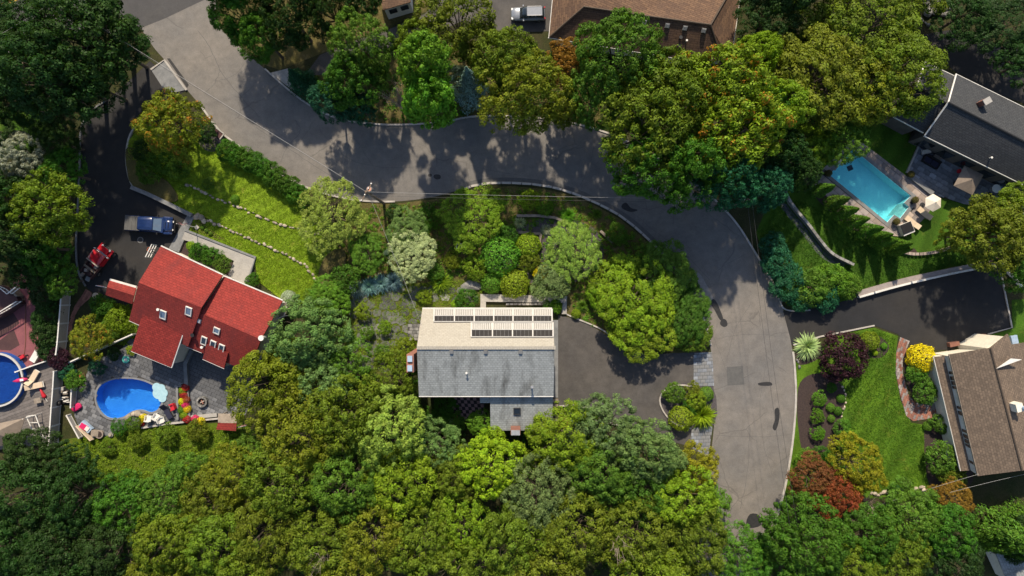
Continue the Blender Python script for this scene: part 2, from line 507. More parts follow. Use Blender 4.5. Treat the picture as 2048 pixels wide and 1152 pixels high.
M['red'] = mat_paint('red_paint', (.40, .012, .022), .28, .8)
M['silver'] = mat_paint('silver_paint', (.2, .215, .24), .3, .8, .3)
M['tyre'] = pm('rubber', (.018, .018, .018), None, 5, .85)
M['chrome'] = mat_paint('chrome', (.6, .6, .6), .15, .2, .9)
M['lampw'] = mat_paint('lamp_glass', (.75, .75, .72), .1, .6)
M['lampr'] = mat_paint('red_lamp_glass', (.4, .01, .01), .1, .6)
M['cloth'] = pm('umbrella_cloth', (.66, .60, .50), (.58, .53, .45), 2, .9)
M['tancl'] = pm('tan_cloth', (.22, .18, .145), (.17, .14, .115), 2, .9)
M['navyc'] = pm('navy_cloth', (.02, .022, .045), None, 4, .9)
M['black'] = pm('black_plastic', (.015, .015, .017), None, 4, .5)
M['pink'] = pm('pink_plastic', (.55, .02, .12), None, 3, .5)
M['redp'] = pm('red_plastic', (.5, .02, .035), None, 3, .5)
M['teal'] = pm('teal_plastic', (.1, .5, .42), None, 3, .5)
M['flagr'] = pm('flag_red', (.5, .03, .04), None, 3, .9)
M['pinkp'] = pm('rose_concrete', (.22, .075, .085), (.16, .055, .065), .8, .85, .3)
M['brownp'] = pm('brown_concrete', (.07, .035, .035), (.05, .025, .028), .8, .85, .3)
M['tilep'] = pm('rose_tile', (.36, .22, .235), (.28, .17, .185), 3, .7, rand=.15)
M['tiled'] = pm('black_tile', (.03, .02, .024), None, 3, .6, rand=.15)
M['deck'] = pm('grey_decking', (.15, .135, .13), (.1, .092, .09), 2, .9, .4, rand=.2)
M['beige'] = pm('beige_cushion', (.55, .44, .32), (.46, .37, .27), 3, .9)
# ================================================================ THE SETTING
def struct(o): o['kind'] = 'structure'; return o

POOL_R = W([(1658, 350), (1706, 298), (1822, 392), (1808, 406), (1818, 414), (1800, 437), (1788, 430), (1774, 445)])
LEDGE_R = W([(1808, 406), (1818, 414), (1800, 437), (1788, 430)])
POOL_L = W(curve([(193, 797), (200, 773), (225, 760), (257, 757), (290, 763), (316, 778), (324, 797), (318, 816), (303, 824), (285, 819), (265, 822), (245, 834), (220, 835), (202, 821)], True, 4))
G = 260
struct(slab('ground', [(-G, -G), (G, -G), (G, G), (-G, G)], None, 0.0, M['ground'], holes=[POOL_R, POOL_L]))

# --- streets
outer = curve([(455, -90), (436, -10), (434, 45), (480, 95), (530, 138), (590, 190), (640, 222), (690, 240), (760, 249), (820, 249), (880, 245), (940, 234), (1000, 232), (1080, 236), (1150, 247), (1230, 272), (1310, 312), (1390, 366), (1440, 410), (1475, 450), (1502, 492), (1532, 542), (1556, 587), (1568, 625), (1583, 690), (1589, 740), (1591, 800), (1586, 870), (1576, 940), (1563, 1000), (1543, 1070), (1515, 1150), (1480, 1260)], n=4)
inner = curve([(225, -10), (262, 30), (285, 62), (310, 98), (340, 132), (370, 175), (402, 212), (440, 262), (490, 300), (540, 335), (600, 369), (660, 390), (720, 401), (790, 403), (860, 395), (912, 382), (962, 369), (1020, 366), (1090, 372), (1140, 385), (1190, 405), (1240, 432), (1285, 468), (1330, 515), (1370, 570), (1400, 622), (1416, 670), (1423, 710), (1426, 760), (1429, 830), (1423, 900), (1415, 960), (1400, 1030), (1375, 1110), (1330, 1260)], n=4)
ROAD = W(outer) + W(inner)[::-1]
street = struct(slab('street', ROAD, None, .014, M['road']))
MAINR = W([(-160, 175), (-60, 140), (40, 97), (150, 74), (285, 55), (330, 37), (412, -2), (450, -60), (520, -260), (-160, -160)])
main_road = struct(slab('main_road', MAINR, None, .018, M['road2']))
for w_, pts in ((.12, [(-120, 62), (0, 14), (34, 0), (120, -40)]), (.12, [(-120, 57), (0, 9), (32, -4), (118, -45)])):
    ribbon('centre_line', W(curve(pts)), w_, .018, .0225, pm('yellow_line' + str(len(bpy.data.materials)), (.55, .34, .03), (.4, .26, .04), 3), main_road)
ribbon('edge_line', W(curve([(-120, 165), (0, 113), (36, 97), (60, 90)])), .14, .018, .0225, M['white'], main_road)

def cut(path, i0, i1): return W(path[i0:i1])
struct(ribbon('kerb', W([p for p in outer if 520 < p[0] < 1480 and p[1] < 480]), .2, 0, .13, M['kerb']))
struct(ribbon('kerb', W([p for p in outer if 1440 < p[0] and 445 < p[1] < 612]), .2, 0, .13, M['kerb']))
struct(ribbon('kerb', W([p for p in outer if p[1] > 692]), .24, 0, .14, M['kerb']))
struct(ribbon('kerb', W([p for p in inner if 205 < p[1] < 520 and p[0] < 800]), .2, 0, .12, M['kerb']))
# the kerb of pale blocks round the inner garden, block by block
kb = struct(empty('garden_kerb'))
line = W([p for p in inner if 900 < p[0] and p[1] < 690])
def along(line, step):
    out = []; acc = 0.0
    for a, b in zip(line, line[1:]):
        a = Vector(a[:2]); b = Vector(b[:2]); L_ = (b - a).length; t = -acc
        while t + step <= L_:
            t += step; out.append((a + (b - a) * (t / L_), math.atan2((b - a).y, (b - a).x)))
        acc = L_ - t
    return out
bme = MB().box((0, 0, .07), (1.14, .26, .17), 0, .96)
proto = None
for k, (p, a) in enumerate(along(line, 1.2)):
    if proto is None:
        proto = bme.build('kerb_block', M['kerb'], kb, wspace=False); o = proto
    else: o = link(proto.copy(), kb)
    o.location = (p.x, p.y, random.uniform(-.03, .02)); o.rotation_euler = (0, 0, a + random.uniform(-.03, .03))

# cracks, tar seams and patches of the street
def patch(name, poly, z, m): return slab(name, W(poly), None, z, m, street)
def crack(pts, w=.07, m='tar'):
    p = []
    for q in curve(pts, n=6): p.append((q[0] + random.uniform(-1.2, 1.2), q[1] + random.uniform(-1.2, 1.2)))
    ribbon('crack_seam', W(p), w * .55, .012, .0185, M['patch'] if m == 'tar' else M[m], street)
patch('asphalt_patch', [(1453, 734), (1486, 732), (1488, 769), (1455, 771)], .019, M['patch'])
patch('asphalt_patch', curve([(1392, 545), (1402, 550), (1412, 568), (1424, 590), (1428, 606), (1418, 600), (1404, 580), (1395, 562)], True, 3), .019, M['patchl'])
patch('tar_patch', curve([(1426, 598), (1433, 604), (1441, 622), (1446, 637), (1440, 640), (1430, 622), (1421, 606)], True, 3), .021, M['tar'])
patch('tar_patch', curve([(1444, 638), (1452, 640), (1455, 650), (1448, 654), (1440, 648)], True, 3), .0195, M['tar'])
patch('tar_patch', curve([(870, 349), (880, 350), (881, 357), (873, 359), (867, 354)], True, 3), .019, M['tar'])
patch('tar_patch', curve([(857, 348), (863, 348), (863, 353), (857, 353)], True, 3), .0195, M['tar'])
patch('tar_patch', curve([(1549, 820), (1557, 816), (1559, 835), (1552, 860), (1545, 855), (1550, 838)], True, 3), .019, M['tar'])
patch('tar_patch', curve([(1517, 766), (1540, 764), (1543, 771), (1520, 771)], True, 3), .0195, M['tar'])
patch('tar_patch', curve([(1500, 1028), (1518, 1030), (1522, 1050), (1500, 1056), (1492, 1046)], True, 3), .019, M['tar'])
patch('tar_patch', curve([(1243, 411), (1252, 405), (1262, 416), (1276, 420), (1262, 424), (1246, 418)], True, 3), .019, M['tar'])
for pts, w in (([(512, 255), (575, 295), (640, 338), (720, 384)], .08), ([(590, 240), (600, 262), (575, 295), (562, 325)], .07), ([(700, 272), (695, 300), (688, 330)], .05),
               ([(395, 60), (420, 95), (440, 140), (475, 185), (520, 235)], .09), ([(440, 140), (430, 165), (412, 185)], .07), ([(440, 160), (470, 150), (490, 125)], .06),
               ([(1160, 372), (1178, 330), (1188, 290), (1196, 255)], .07), ([(940, 330), (1000, 345), (1060, 352)], .05),
               ([(1250, 412), (1320, 470), (1352, 490), (1420, 560)], .06), ([(1425, 552), (1450, 530), (1490, 508)], .06), ([(1385, 585), (1405, 620), (1430, 680), (1460, 760)], .05),
               ([(1433, 678), (1460, 672), (1500, 668), (1560, 672)], .05), ([(1453, 720), (1472, 655), (1500, 610)], .05), ([(1500, 850), (1495, 940), (1480, 1018)], .07),
               ([(1535, 720), (1520, 800), (1530, 900), (1548, 960)], .05), ([(640, 260), (700, 318), (780, 336), (860, 330)], .06), ([(1430, 870), (1500, 874), (1580, 870)], .05)):
    crack(pts, w)

ribbon('gutter_strip', offset_line(W([p for p in inner if 930 < p[0] < 1345 and p[1] < 525]), .42), .42, .01, .0165, M['patch'], street)
# --- driveways
DRIVE_L = W(curve([(300, 122), (262, 158), (215, 200), (180, 225), (163, 258), (160, 330), (156, 430), (153, 490), (157, 540), (172, 572), (192, 590)], n=4) + [(250, 612), (310, 570), (345, 512), (388, 432)] + curve([(340, 408), (268, 375), (258, 350), (254, 310), (262, 270), (285, 240), (330, 205), (372, 182)], n=4))
drive = struct(slab('driveway', DRIVE_L, None, .022, M['drive']))
struct(ribbon('driveway_kerb', W(curve([(215, 200), (180, 225), (163, 258), (160, 330), (156, 430), (153, 490), (157, 540), (172, 572)], n=4)), .18, 0, .16, M['concd']))
struct(ribbon('driveway_kerb', W(curve([(330, 205), (285, 240), (262, 270), (254, 310), (258, 350), (268, 375)], n=4)), .22, 0, .2, M['kerb']))
tag(ribbon('retaining_wall', W([(268, 376), (300, 389), (340, 408), (388, 432)]), .45, 0, .75, M['concd']), 'grey concrete retaining wall between dark driveway and terraced lawn', 'wall')
apron = tag(empty('concrete_apron', P(340, 155)), 'pale concrete slab at the mouth of the left driveway', 'slab')
AP = W([(303, 140), (330, 121), (373, 180), (349, 186), (331, 183)])
slab('slab', AP, 0, .12, M['concd'], apron)
ribbon('rim', W([(303, 140), (330, 121), (374, 181)]), .22, 0, .2, M['kerb'], apron)
slab('dark_gutter', W([(334, 117), (340, 117), (378, 170), (374, 176)]), None, .02, M['tar'], apron)
DRIVE_C = W([(1116, 630), (1150, 638)] + curve([(1170, 645), (1200, 662), (1240, 688), (1290, 708), (1345, 706)], n=3) + [(1424, 704), (1429, 830), (1416, 916), (1370, 890), (1300, 872), (1200, 835), (1116, 812)])
struct(slab('driveway', DRIVE_C, None, .021, M['drive2']))
struct(ribbon('driveway_kerb', W(curve([(1128, 626), (1150, 636), (1180, 648), (1210, 663), (1240, 688)], n=4)), .16, 0, .14, M['kerb']))
for pl, lb in (([(1387, 706), (1424, 704), (1428, 772), (1387, 772)], 'a'), ([(1384, 856), (1425, 852), (1416, 914), (1379, 892)], 'b')):
    ap = struct(slab('paver_apron', W(pl), None, .03, M['joint']))
    pave(ap, 'paver', W(pl), .03, .06, (.55, .42), R(3), [M['pavb'], M['concd']], .03)
DRIVE_R = W(curve([(1566, 622), (1600, 622), (1660, 610), (1720, 592), (1800, 570), (1900, 546)], n=3) + [(1998, 530), (2023, 655), (1975, 668), (1900, 700), (1840, 700), (1812, 684), (1795, 668), (1748, 651), (1640, 672), (1584, 690)])
struct(slab('driveway', DRIVE_R, None, .022, M['drive']))
struct(ribbon('driveway_kerb', W([(1586, 690), (1640, 673), (1748, 651)]), .16, 0, .14, M['kerb']))
struct(ribbon('driveway_kerb', W([(1998, 531), (2023, 655), (1975, 668)]), .16, 0, .14, M['kerb']))
struct(ribbon('driveway_kerb', W(curve([(1556, 590), (1566, 616), (1590, 622), (1620, 620)], n=4)), .16, 0, .13, M['kerb']))
UPD = W([(640, 110), (700, 85), (770, 62), (850, 28), (900, -30), (1110, -60), (1110, 62), (1010, 66), (930, 40), (860, 70), (760, 100), (690, 125), (650, 150), (610, 150)])
struct(slab('driveway', UPD, None, .021, M['drive2']))
struct(slab('driveway', W([(1840, 70), (1900, 60), (2140, 130), (2140, 240), (2000, 190), (1905, 140)]), None, .022, M['drive']))
ap = struct(slab('paved_corner', W([(540, 146), (580, 136), (600, 175), (596, 189)]), None, .03, M['conc']))
pave(ap, 'paver', W([(542, 147), (580, 138), (598, 175), (594, 187)]), .03, .055, (1.1, .8), R(-38), [M['conc']], .05)

# --- lawns and beds
def lawn(name, poly, z, m): return struct(slab(name, W(poly), None, z, M[m]))
lawn('dry_ground', [(440, -60), (440, 50), (530, 130), (560, 140), (640, 108), (760, 60), (860, 20), (860, -60)], .008, 'dry')
lawn('dry_ground', [(580, 180), (640, 220), (760, 247), (900, 243), (1000, 230), (1100, 238), (1200, 258), (1200, 130), (900, 90), (700, 130), (600, 160)], .008, 'dry')
lawn('garden_ground', [(690, 404), (790, 408), (870, 398), (920, 388), (1020, 372), (1090, 378), (1140, 391), (1190, 411), (1240, 438), (1285, 474), (1330, 521), (1366, 575), (1394, 622), (1410, 672), (1416, 705), (1345, 706), (1240, 688), (1118, 630), (1118, 560), (840, 600), (690, 570), (672, 490)], .008, 'dry')
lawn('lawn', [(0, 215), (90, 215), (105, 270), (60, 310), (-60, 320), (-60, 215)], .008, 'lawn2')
lawn('lawn', [(195, 590), (255, 600), (275, 660), (262, 690), (225, 690), (190, 660)], .008, 'weeds')
lawn('weedy_slope', [(118, 880), (255, 862), (300, 852), (430, 846), (500, 850), (520, 960), (420, 960), (200, 965), (120, 950)], .008, 'weeds')
LAWN_R = [(1512, 465), (1540, 400), (1590, 330), (1640, 262), (1720, 232), (1790, 240), (1835, 285), (1813, 345), (1864, 391), (1927, 408), (1982, 416), (2080, 480), (2120, 560), (1998, 528), (1850, 555), (1725, 588), (1700, 600), (1620, 615), (1575, 612), (1540, 545)]
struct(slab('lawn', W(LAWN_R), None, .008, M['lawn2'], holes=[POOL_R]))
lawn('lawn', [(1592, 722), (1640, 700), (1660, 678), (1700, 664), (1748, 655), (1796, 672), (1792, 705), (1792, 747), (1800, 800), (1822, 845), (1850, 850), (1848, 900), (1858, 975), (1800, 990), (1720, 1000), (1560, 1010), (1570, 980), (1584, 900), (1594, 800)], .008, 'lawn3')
lawn('lawn', [(2023, 600), (2140, 590), (2140, 700), (2000, 690), (1980, 670), (2025, 657)], .008, 'lawn2')

# terraced lawn left of the street: three low steps edged with field stones
T1 = [(258, 320), (262, 282), (290, 250), (400, 255), (440, 290), (540, 355), (620, 395), (668, 430), (640, 470), (560, 446), (470, 410), (370, 365), (300, 330)]
T2 = [(256, 330), (300, 332), (370, 365), (470, 410), (560, 446), (640, 470), (685, 500), (668, 560), (634, 560), (600, 522), (530, 490), (470, 462), (400, 430), (388, 430), (268, 372)]
T3 = [(390, 434), (400, 432), (470, 464), (530, 492), (600, 524), (634, 562), (640, 600), (580, 612), (514, 560), (512, 516), (377, 462)]
for poly, z in ((T1, .45), (T2, .3), (T3, .15)):
    struct(slab('lawn_terrace', W(poly), 0, z, M['lawn']))
struct(slab('bare_bank', W(curve([(256, 300), (275, 300), (300, 340), (340, 365), (360, 400), (330, 402), (270, 372), (258, 340)], True, 3)), .2, .455, M['dry']))
struct(slab('bare_bank', W(curve([(640, 540), (660, 505), (690, 500), (690, 540), (670, 580), (640, 590)], True, 3)), .1, .36, M['dry']))

def rocks(owner, path, step, size, m, z=0.0, jit=.12):
    protos = []
    for q in range(4):
        bm = bmesh.new(); bmesh.ops.create_icosphere(bm, subdivisions=2, radius=.5)
        rr = random.Random(q + 3); off = [Vector((rr.uniform(-1, 1), rr.uniform(-1, 1), rr.uniform(-1, 1))).normalized() for _ in range(7)]
        for v in bm.verts:
            for o_ in off:
                d = v.co.dot(o_)
                if d > .34: v.co -= o_ * (d - .34) * .85
        me = bpy.data.meshes.new('stone'); bm.to_mesh(me); bm.free(); me.materials.append(m); protos.append(me)
    for k, (p, a) in enumerate(along(W(path), step)):
        o = link(bpy.data.objects.new('stone', protos[k % 4]), owner)
        s = size * random.uniform(.75, 1.3)
        o.scale = (s * 1.25, s * .95, s * .8); o.rotation_euler = (random.uniform(-.2, .2), random.uniform(-.2, .2), a + random.uniform(-.4, .4))
        o.location = (p.x + random.uniform(-jit, jit), p.y + random.uniform(-jit, jit), z + s * .2)
w1 = tag(empty('stone_edging'), 'upper curved row of pale stones stepping the terraced lawn', 'stone edging')
rocks(w1, curve([(368, 366), (420, 390), (470, 411), (520, 432), (560, 447), (600, 458), (640, 470)]), .5, .38, M['rock'], .28)
w2 = tag(empty('stone_edging'), 'lower curved row of pale stones on the lawn nearest the red house', 'stone edging')
rocks(w2, curve([(395, 430), (410, 438), (470, 463), (530, 491), (580, 512), (612, 532), (630, 555), (634, 572)]), .48, .4, M['rock'], .14)
rocks(w2, curve([(392, 436), (403, 436), (412, 444)]), .35, .7, M['rock'], .2)
w3 = tag(empty('stone_edging'), 'pale stone edging beside the purple barberry mulch bed', 'stone edging')
rocks(w3, curve([(1681, 768), (1691, 790), (1690, 805), (1684, 835)]), .4, .3, M['rock'], 0)
rocks(w3, curve([(1590, 715), (1597, 722), (1600, 735)]), .4, .34, M['rockg'], 0)
w4 = tag(empty('stone_edging'), 'broken row of light stones along the bottom of the right lawn', 'stone edging')
rocks(w4, curve([(1735, 990), (1760, 985), (1785, 988)]), .36, .42, M['rock'], 0, .25)
rocks(w4, curve([(1820, 982), (1850, 975)]), .36, .42, M['rock'], 0, .25)
w7 = tag(empty('pool_rocks'), 'tan boulders along the lower rim of the blue pool', 'rocks')
rocks(w7, [(252, 838), (268, 827), (292, 830)], .55, .7, M['rock'], .05, .15)
w5 = tag(empty('rock_wall'), 'pile of grey boulders behind the top right driveway', 'rocks')
rocks(w5, [(1830, 2), (1905, 16)], .75, 1.1, M['rockg'], 0, .5); rocks(w5, [(1845, 20), (1900, 28)], .8, .9, M['rockg'], 0, .5)
rocks(w5, [(1835, 34), (1862, 54)], .4, .35, M['rockg'], 0, .05)
w6 = tag(empty('block_wall'), 'curved low tan block wall below the pool lawn', 'wall')
path = W(curve([(1795, 500), (1815, 507), (1840, 508), (1870, 504), (1900, 495)]))
blk = MB().box((0, 0, .2), (.4, .34, .4), 0, .93); proto = None
for p, a in along(path, .44):
    o = blk.build('block', M['pavt'], w6, wspace=False) if proto is None else link(proto.copy(), w6); proto = proto or o
    o.location = (p.x, p.y, random.uniform(-.03, .03)); o.rotation_euler = (0, 0, a)

def bed(name, poly, m='soil', z=.012): return struct(slab(name, W(curve(poly, True, 3)), None, z, M[m]))
bed('mulch_bed', [(1600, 765), (1625, 748), (1655, 750), (1680, 766), (1691, 795), (1683, 838), (1690, 870), (1665, 898), (1610, 905), (1597, 860), (1594, 805)])
bed('mulch_bed', [(1722, 690), (1745, 668), (1770, 680), (1778, 698), (1762, 715), (1738, 714)])
bed('mulch_bed', [(1820, 690), (1860, 690), (1890, 780), (1880, 800), (1840, 804), (1815, 770), (1806, 720)])
bed('mulch_bed', [(1852, 850), (1895, 835), (1945, 940), (1930, 975), (1862, 975), (1850, 900)])
bed('mulch_bed', [(1592, 700), (1640, 690), (1640, 715), (1600, 730)])
bed('mulch_bed', [(1625, 352), (1640, 372), (1690, 430), (1730, 462), (1800, 490), (1830, 498), (1828, 512), (1760, 492), (1700, 455), (1640, 405), (1608, 360)], 'soil', .013)
bed('mulch_bed', [(1318, 800), (1330, 778), (1370, 765), (1425, 772), (1428, 850), (1360, 858), (1330, 835)], 'gravel', .03)
tag(ribbon('bed_kerb', W(curve([(1385, 772), (1350, 770), (1328, 782), (1319, 802), (1330, 828), (1352, 848), (1382, 857)], n=4)), .16, 0, .18, M['kerb']), 'thin curved pale kerb round the driveway island bed', 'kerb')
bed('mulch_bed', [(1040, 455), (1090, 436), (1150, 440), (1200, 470), (1200, 540), (1120, 570), (1040, 560), (960, 520), (1000, 470)], 'gravel')
bed('mulch_bed', [(366, 481), (398, 489), (468, 521), (456, 550), (400, 530), (352, 502)], 'soil')
bed('mulch_bed', [(396, 442), (425, 462), (452, 482), (380, 458)], 'dry', .16)
bed('mulch_bed', [(400, 268), (440, 264), (452, 286), (430, 305), (406, 296)], 'gravel', .456)

# --- timber and concrete walls in the inner garden
tb = tag(empty('timber_wall'), 'grey timber retaining edge of the garden terrace above the topiaries', 'wall')
for a, b in (((1033, 432), (1078, 432)), ((1078, 432), (1110, 436)), ((1110, 436), (1130, 445)), ((1037, 465), (1081, 468)), ((1081, 468), (1079, 485)), ((1200, 462), (1225, 485))):
    q, r_ = P(*a), P(*b); MB().bar(q + Vector((0, 0, .2)), r_ + Vector((0, 0, .2)), .3, .4).build('timber', M['wood'], tb)
wk = tag(empty('garden_walk'), 'grey concrete walk and low wall above the tan roofed house', 'walkway')
slab('walk', W([(961, 588), (1134, 592), (1133, 606), (961, 603)]), 0, .35, M['conc'], wk)
slab('return_wall', W([(961, 603), (972, 603), (972, 616), (961, 616)]), 0, .33, M['conc'], wk)
slab('return_wall', W([(1125, 606), (1133, 606), (1133, 628), (1123, 628)]), 0, .33, M['conc'], wk)
for k in range(11):
    slab('edge_stone', W([(1012 + k * 8, 606.5), (1019 + k * 8, 606.5), (1019 + k * 8, 610), (1012 + k * 8, 610)]), 0, .25, M['kerb'], wk)
sw = tag(empty('side_walk'), 'narrow paved side walk with steps along the right wall of the tan roofed house', 'walkway')
slab('walk', W([(1104, 640), (1116, 640), (1116, 795), (1104, 795)]), 0, .1, M['concd'], sw)
for k in range(5): slab('step', W([(1102, 797 + k * 9.5), (1116, 797 + k * 9.5), (1116, 804 + k * 9.5), (1102, 804 + k * 9.5)]), 0, .5 - .09 * k, M['wood'], sw)
tag(ribbon('garden_edging', W(curve([(1118, 812), (1150, 810), (1180, 818), (1200, 828)])), .16, 0, .25, M['kerb']), 'upper pale curved edging below the main driveway', 'edging')
tag(ribbon('garden_edging', W(curve([(1118, 828), (1145, 828), (1180, 838), (1240, 850)])), .16, 0, .25, M['kerb']), 'lower pale curved edging below the main driveway', 'edging')

# --- mossy flagstones
moss = struct(slab('mossy_yard', W(curve([(700, 590), (760, 568), (840, 566), (930, 558), (965, 580), (958, 614), (850, 618), (838, 660), (830, 740), (730, 745), (690, 700), (688, 630)], True, 3)), None, .014, M['moss']))
rs = random.Random(11)
for j in range(11):
    for i in range(13):
        px, py = 704 + i * 20 + (j % 2) * 8 + rs.uniform(-4, 4), 580 + j * 15.5 + rs.uniform(-3, 3)
        if px > 835 and py > 600: continue
        if py < 566 + max(0, (760 - px) * .25) or px > 955 or rs.random() < .06: continue
        n = rs.choice((5, 6, 7)); c = P(px, py); r0 = rs.uniform(.48, .68); a0 = rs.random() * 6
        pts = [(c.x + math.cos(a0 + 6.283 * k / n) * r0 * rs.uniform(.8, 1.15) * 1.15, c.y + math.sin(a0 + 6.283 * k / n) * r0 * rs.uniform(.75, 1.1)) for k in range(n)]
        slab('flagstone', pts, .01, .045 + rs.uniform(0, .02), M['mstone'] if rs.random() < .88 else M['rockg'], moss)
st = tag(empty('stone_landing', P(828, 664)), 'grey flagstone landing at the left door of the tan roofed house', 'landing')
slab('base', W([(816, 647), (846, 647), (846, 681), (816, 681)]), 0, .22, M['joint'], st)
st2 = W([(816, 647), (846, 647), (846, 681), (816, 681)])
for j in range(5):
    for i in range(3):
        x0, y0 = 817 + i * 9 + (j % 2) * 3, 648 + j * 6.6
        slab('stone', W([(x0, y0), (x0 + 8.2, y0), (x0 + 8.2, y0 + 5.8), (x0, y0 + 5.8)]), .2, .26 + rs.uniform(0, .02), M['rockg'], st)

# --- checkered patio behind the house
ck = struct(slab('checkered_patio', W([(900, 792), (968, 792), (972, 836), (925, 842), (908, 830)]), None, .02, M['joint']))
for j in range(7):
    for i in range(11):
        x0, y0 = 901 + i * 6.4 + j * 1.2, 793 + j * 6.6 + i * .25
        if x0 + 6 > 968 + (j * 1.0) or (j == 6 and i < 3): continue
        slab('tile', W([(x0, y0), (x0 + 6.0, y0 + .25), (x0 + 7.1, y0 + 6.3), (x0 + 1.1, y0 + 6.05)]), .02, .05, M['tilep'] if (i + j) % 2 else M['tiled'], ck)

# --- left patio and its pool
PATIO_L = W(curve([(176, 738), (200, 716), (238, 702), (262, 676)], n=3) + [(300, 690), (345, 640), (400, 660), (505, 720), (505, 800), (492, 830), (430, 834), (378, 840), (300, 852)] + curve([(255, 856), (235, 862), (205, 874), (178, 872), (155, 846), (147, 815), (152, 785), (170, 765)], n=3))
patio = struct(slab('patio', PATIO_L, None, .03, M['joint'], holes=[POOL_L]))
cop = [tuple(p) for p in W(curve([(190, 798), (197, 771), (224, 757), (257, 754), (292, 760), (319, 776), (328, 797), (321, 819), (304, 828), (285, 823), (267, 826), (246, 838), (219, 839), (199, 824)], True, 4))]
pave(patio, 'paver', PATIO_L, .03, .07, (.62, .44), R(-24), [M['paver'], M['paver2'], M['paver']], .03, holes=[cop], most=300)
def pool(name, label, hole, depth, wz, shell, water, coping, cm):
    p = tag(empty(name, (sum(q[0] for q in hole) / len(hole), sum(q[1] for q in hole) / len(hole), 0)), label, 'pool')
    h = ccw(hole); n = len(h)
    slab('basin_floor', hole, None, -depth, shell, p)
    v = [(q[0], q[1], z) for z in (.0, -depth) for q in h]
    obj('basin_wall', v, [(i, (i + 1) % n, n + (i + 1) % n, n + i) for i in range(n)], shell, p)
    w_ = slab('water', hole, None, wz, water, p)
    if coping:
        hh = [(q[0], q[1]) for q in h]
        c = slab('coping', coping, .0, .09, cm, p, holes=[hh])
    return p
pl = pool('swimming_pool', 'kidney shaped bright blue pool on the grey patio by the red house', POOL_L, 1.3, -.12, M['poolb'], M['water2'], cop, M['paver2'])
sm_ = pm('pale_blue_step', (.34, .52, .58), (.27, .44, .52), 3, .5)
for k, (px, py, r_, h_) in enumerate(((314, 774, .5, .13), (323, 777, .52, .145), (328, 786, .52, .16), (326, 796, .48, .175), (318, 786, .7, .115))):
    c = P(px, py); MB().cyl((c.x, c.y, -.4), r_, .4 + h_, 18).build('pool_step', sm_, pl)
# divider wall, flower bed and walls of the patio
dv = tag(empty('patio_wall'), 'low grey wall bending down the patio to the flower bed', 'wall')
ribbon('upper_run', W([(386, 700), (373, 728)]), .42, 0, .45, M['concd'], dv)
ribbon('lower_run', W([(373.5, 727.5), (376, 770), (381, 840)]), .42, 0, .452, M['concd'], dv)
ribbon('bed_wall', W([(378, 771), (357, 772), (358, 838)]), .28, 0, .4, M['concd'], dv)
bed('flower_bed', [(360, 775), (375, 774), (379, 838), (361, 838)], 'soil', .2)
tag(ribbon('patio_edge', W([(285, 855), (330, 848), (380, 842), (440, 836)]), .2, 0, .3, M['kerb']), 'thin pale edging wall between patio and weedy slope', 'wall')
tag(ribbon('patio_edge', W([(382, 834), (436, 829)]), .4, 0, .35, M['conc']), 'light concrete curb behind the flowers beside the red roofed swing', 'wall')

# --- far left yard: rose patio, round pool, deck
rose = struct(slab('rose_patio', W([(30, 540), (65, 560), (72, 620), (78, 700), (100, 714), (47, 738), (-60, 720), (-60, 640), (0, 640), (22, 612)]), None, .03, M['pinkp']))
slab('dark_square', W([(-30, 640), (20, 615), (40, 646), (0, 676), (-30, 690)]), None, .036, M['brownp'], rose)
slab('dark_square', W([(-10, 688), (28, 659), (40, 690), (21, 701), (-5, 699)]), None, .036, M['brownp'], rose)
DECK = W([(40, 745), (108, 714), (122, 722), (108, 800), (100, 884), (60, 892), (-60, 905), (-60, 810), (30, 805), (47, 775)])
deck = struct(slab('pool_deck', DECK, 0, .3, M['joint']))
pave(deck, 'deck_board', DECK, .3, .335, (3.2, .34), R(20), [M['deck']], .02, .37)
rp = tag(empty('round_pool', P(-8, 760, 1)), 'round above ground pool with white rim at the left edge', 'pool')
c = P(-8, 760, 1.0); n = 36; r0 = 51 / S * .9875
ring = [(c.x + math.cos(6.2832 * k / n) * r0, c.y + math.sin(6.2832 * k / n) * r0) for k in range(n)]
rim = [(c.x + math.cos(6.2832 * k / n) * (r0 + .2), c.y + math.sin(6.2832 * k / n) * (r0 + .2)) for k in range(n)]
slab('basin_floor', ring, None, .09, M['poold'], rp); slab('water', ring, None, .9, M['water2'], rp)
slab('rim', rim, .85, 1.02, M['blind'], rp, holes=[ring]); slab('shell', rim, .0, .85, M['poold'], rp, holes=[ring])

# --- right pool terrace
PT_R = W([(1706, 278), (1726, 287), (1808, 349), (1862, 390), (1870, 405), (1852, 432), (1830, 456), (1801, 473), (1777, 471), (1735, 456), (1694, 430), (1652, 392), (1629, 372), (1631, 351), (1658, 326), (1688, 296)])
terr = struct(slab('pool_terrace', PT_R, None, .03, M['joint'], holes=[POOL_R]))
def grow(poly, d):
    q = ccw(poly); n = len(q); out = []
    for i in range(n):
        a, b, c = Vector(q[i - 1][:2]), Vector(q[i][:2]), Vector(q[(i + 1) % n][:2])
        n1 = Vector(((b - a).y, -(b - a).x)).normalized(); n2 = Vector(((c - b).y, -(c - b).x)).normalized()
        m = (n1 + n2); m = m / max(.4, m.length_squared) * 2
        out.append((b.x + m.x * d, b.y + m.y * d))
    return out
copr = grow(POOL_R, .38)
pave(terr, 'paver', PT_R, .03, .07, (.95, .62), R(-39), [M['pavt'], M['pavt2'], M['pavt2']], .03, holes=[grow(POOL_R, .3)], most=300)
pr = pool('swimming_pool', 'turquoise rectangular pool with diving board in the right yard', POOL_R, 1.5, -.14, M['poolw'], M['water1'], copr, M['concd'])
slab('sun_ledge', LEDGE_R, -1.49, -.3, M['white'], pr)
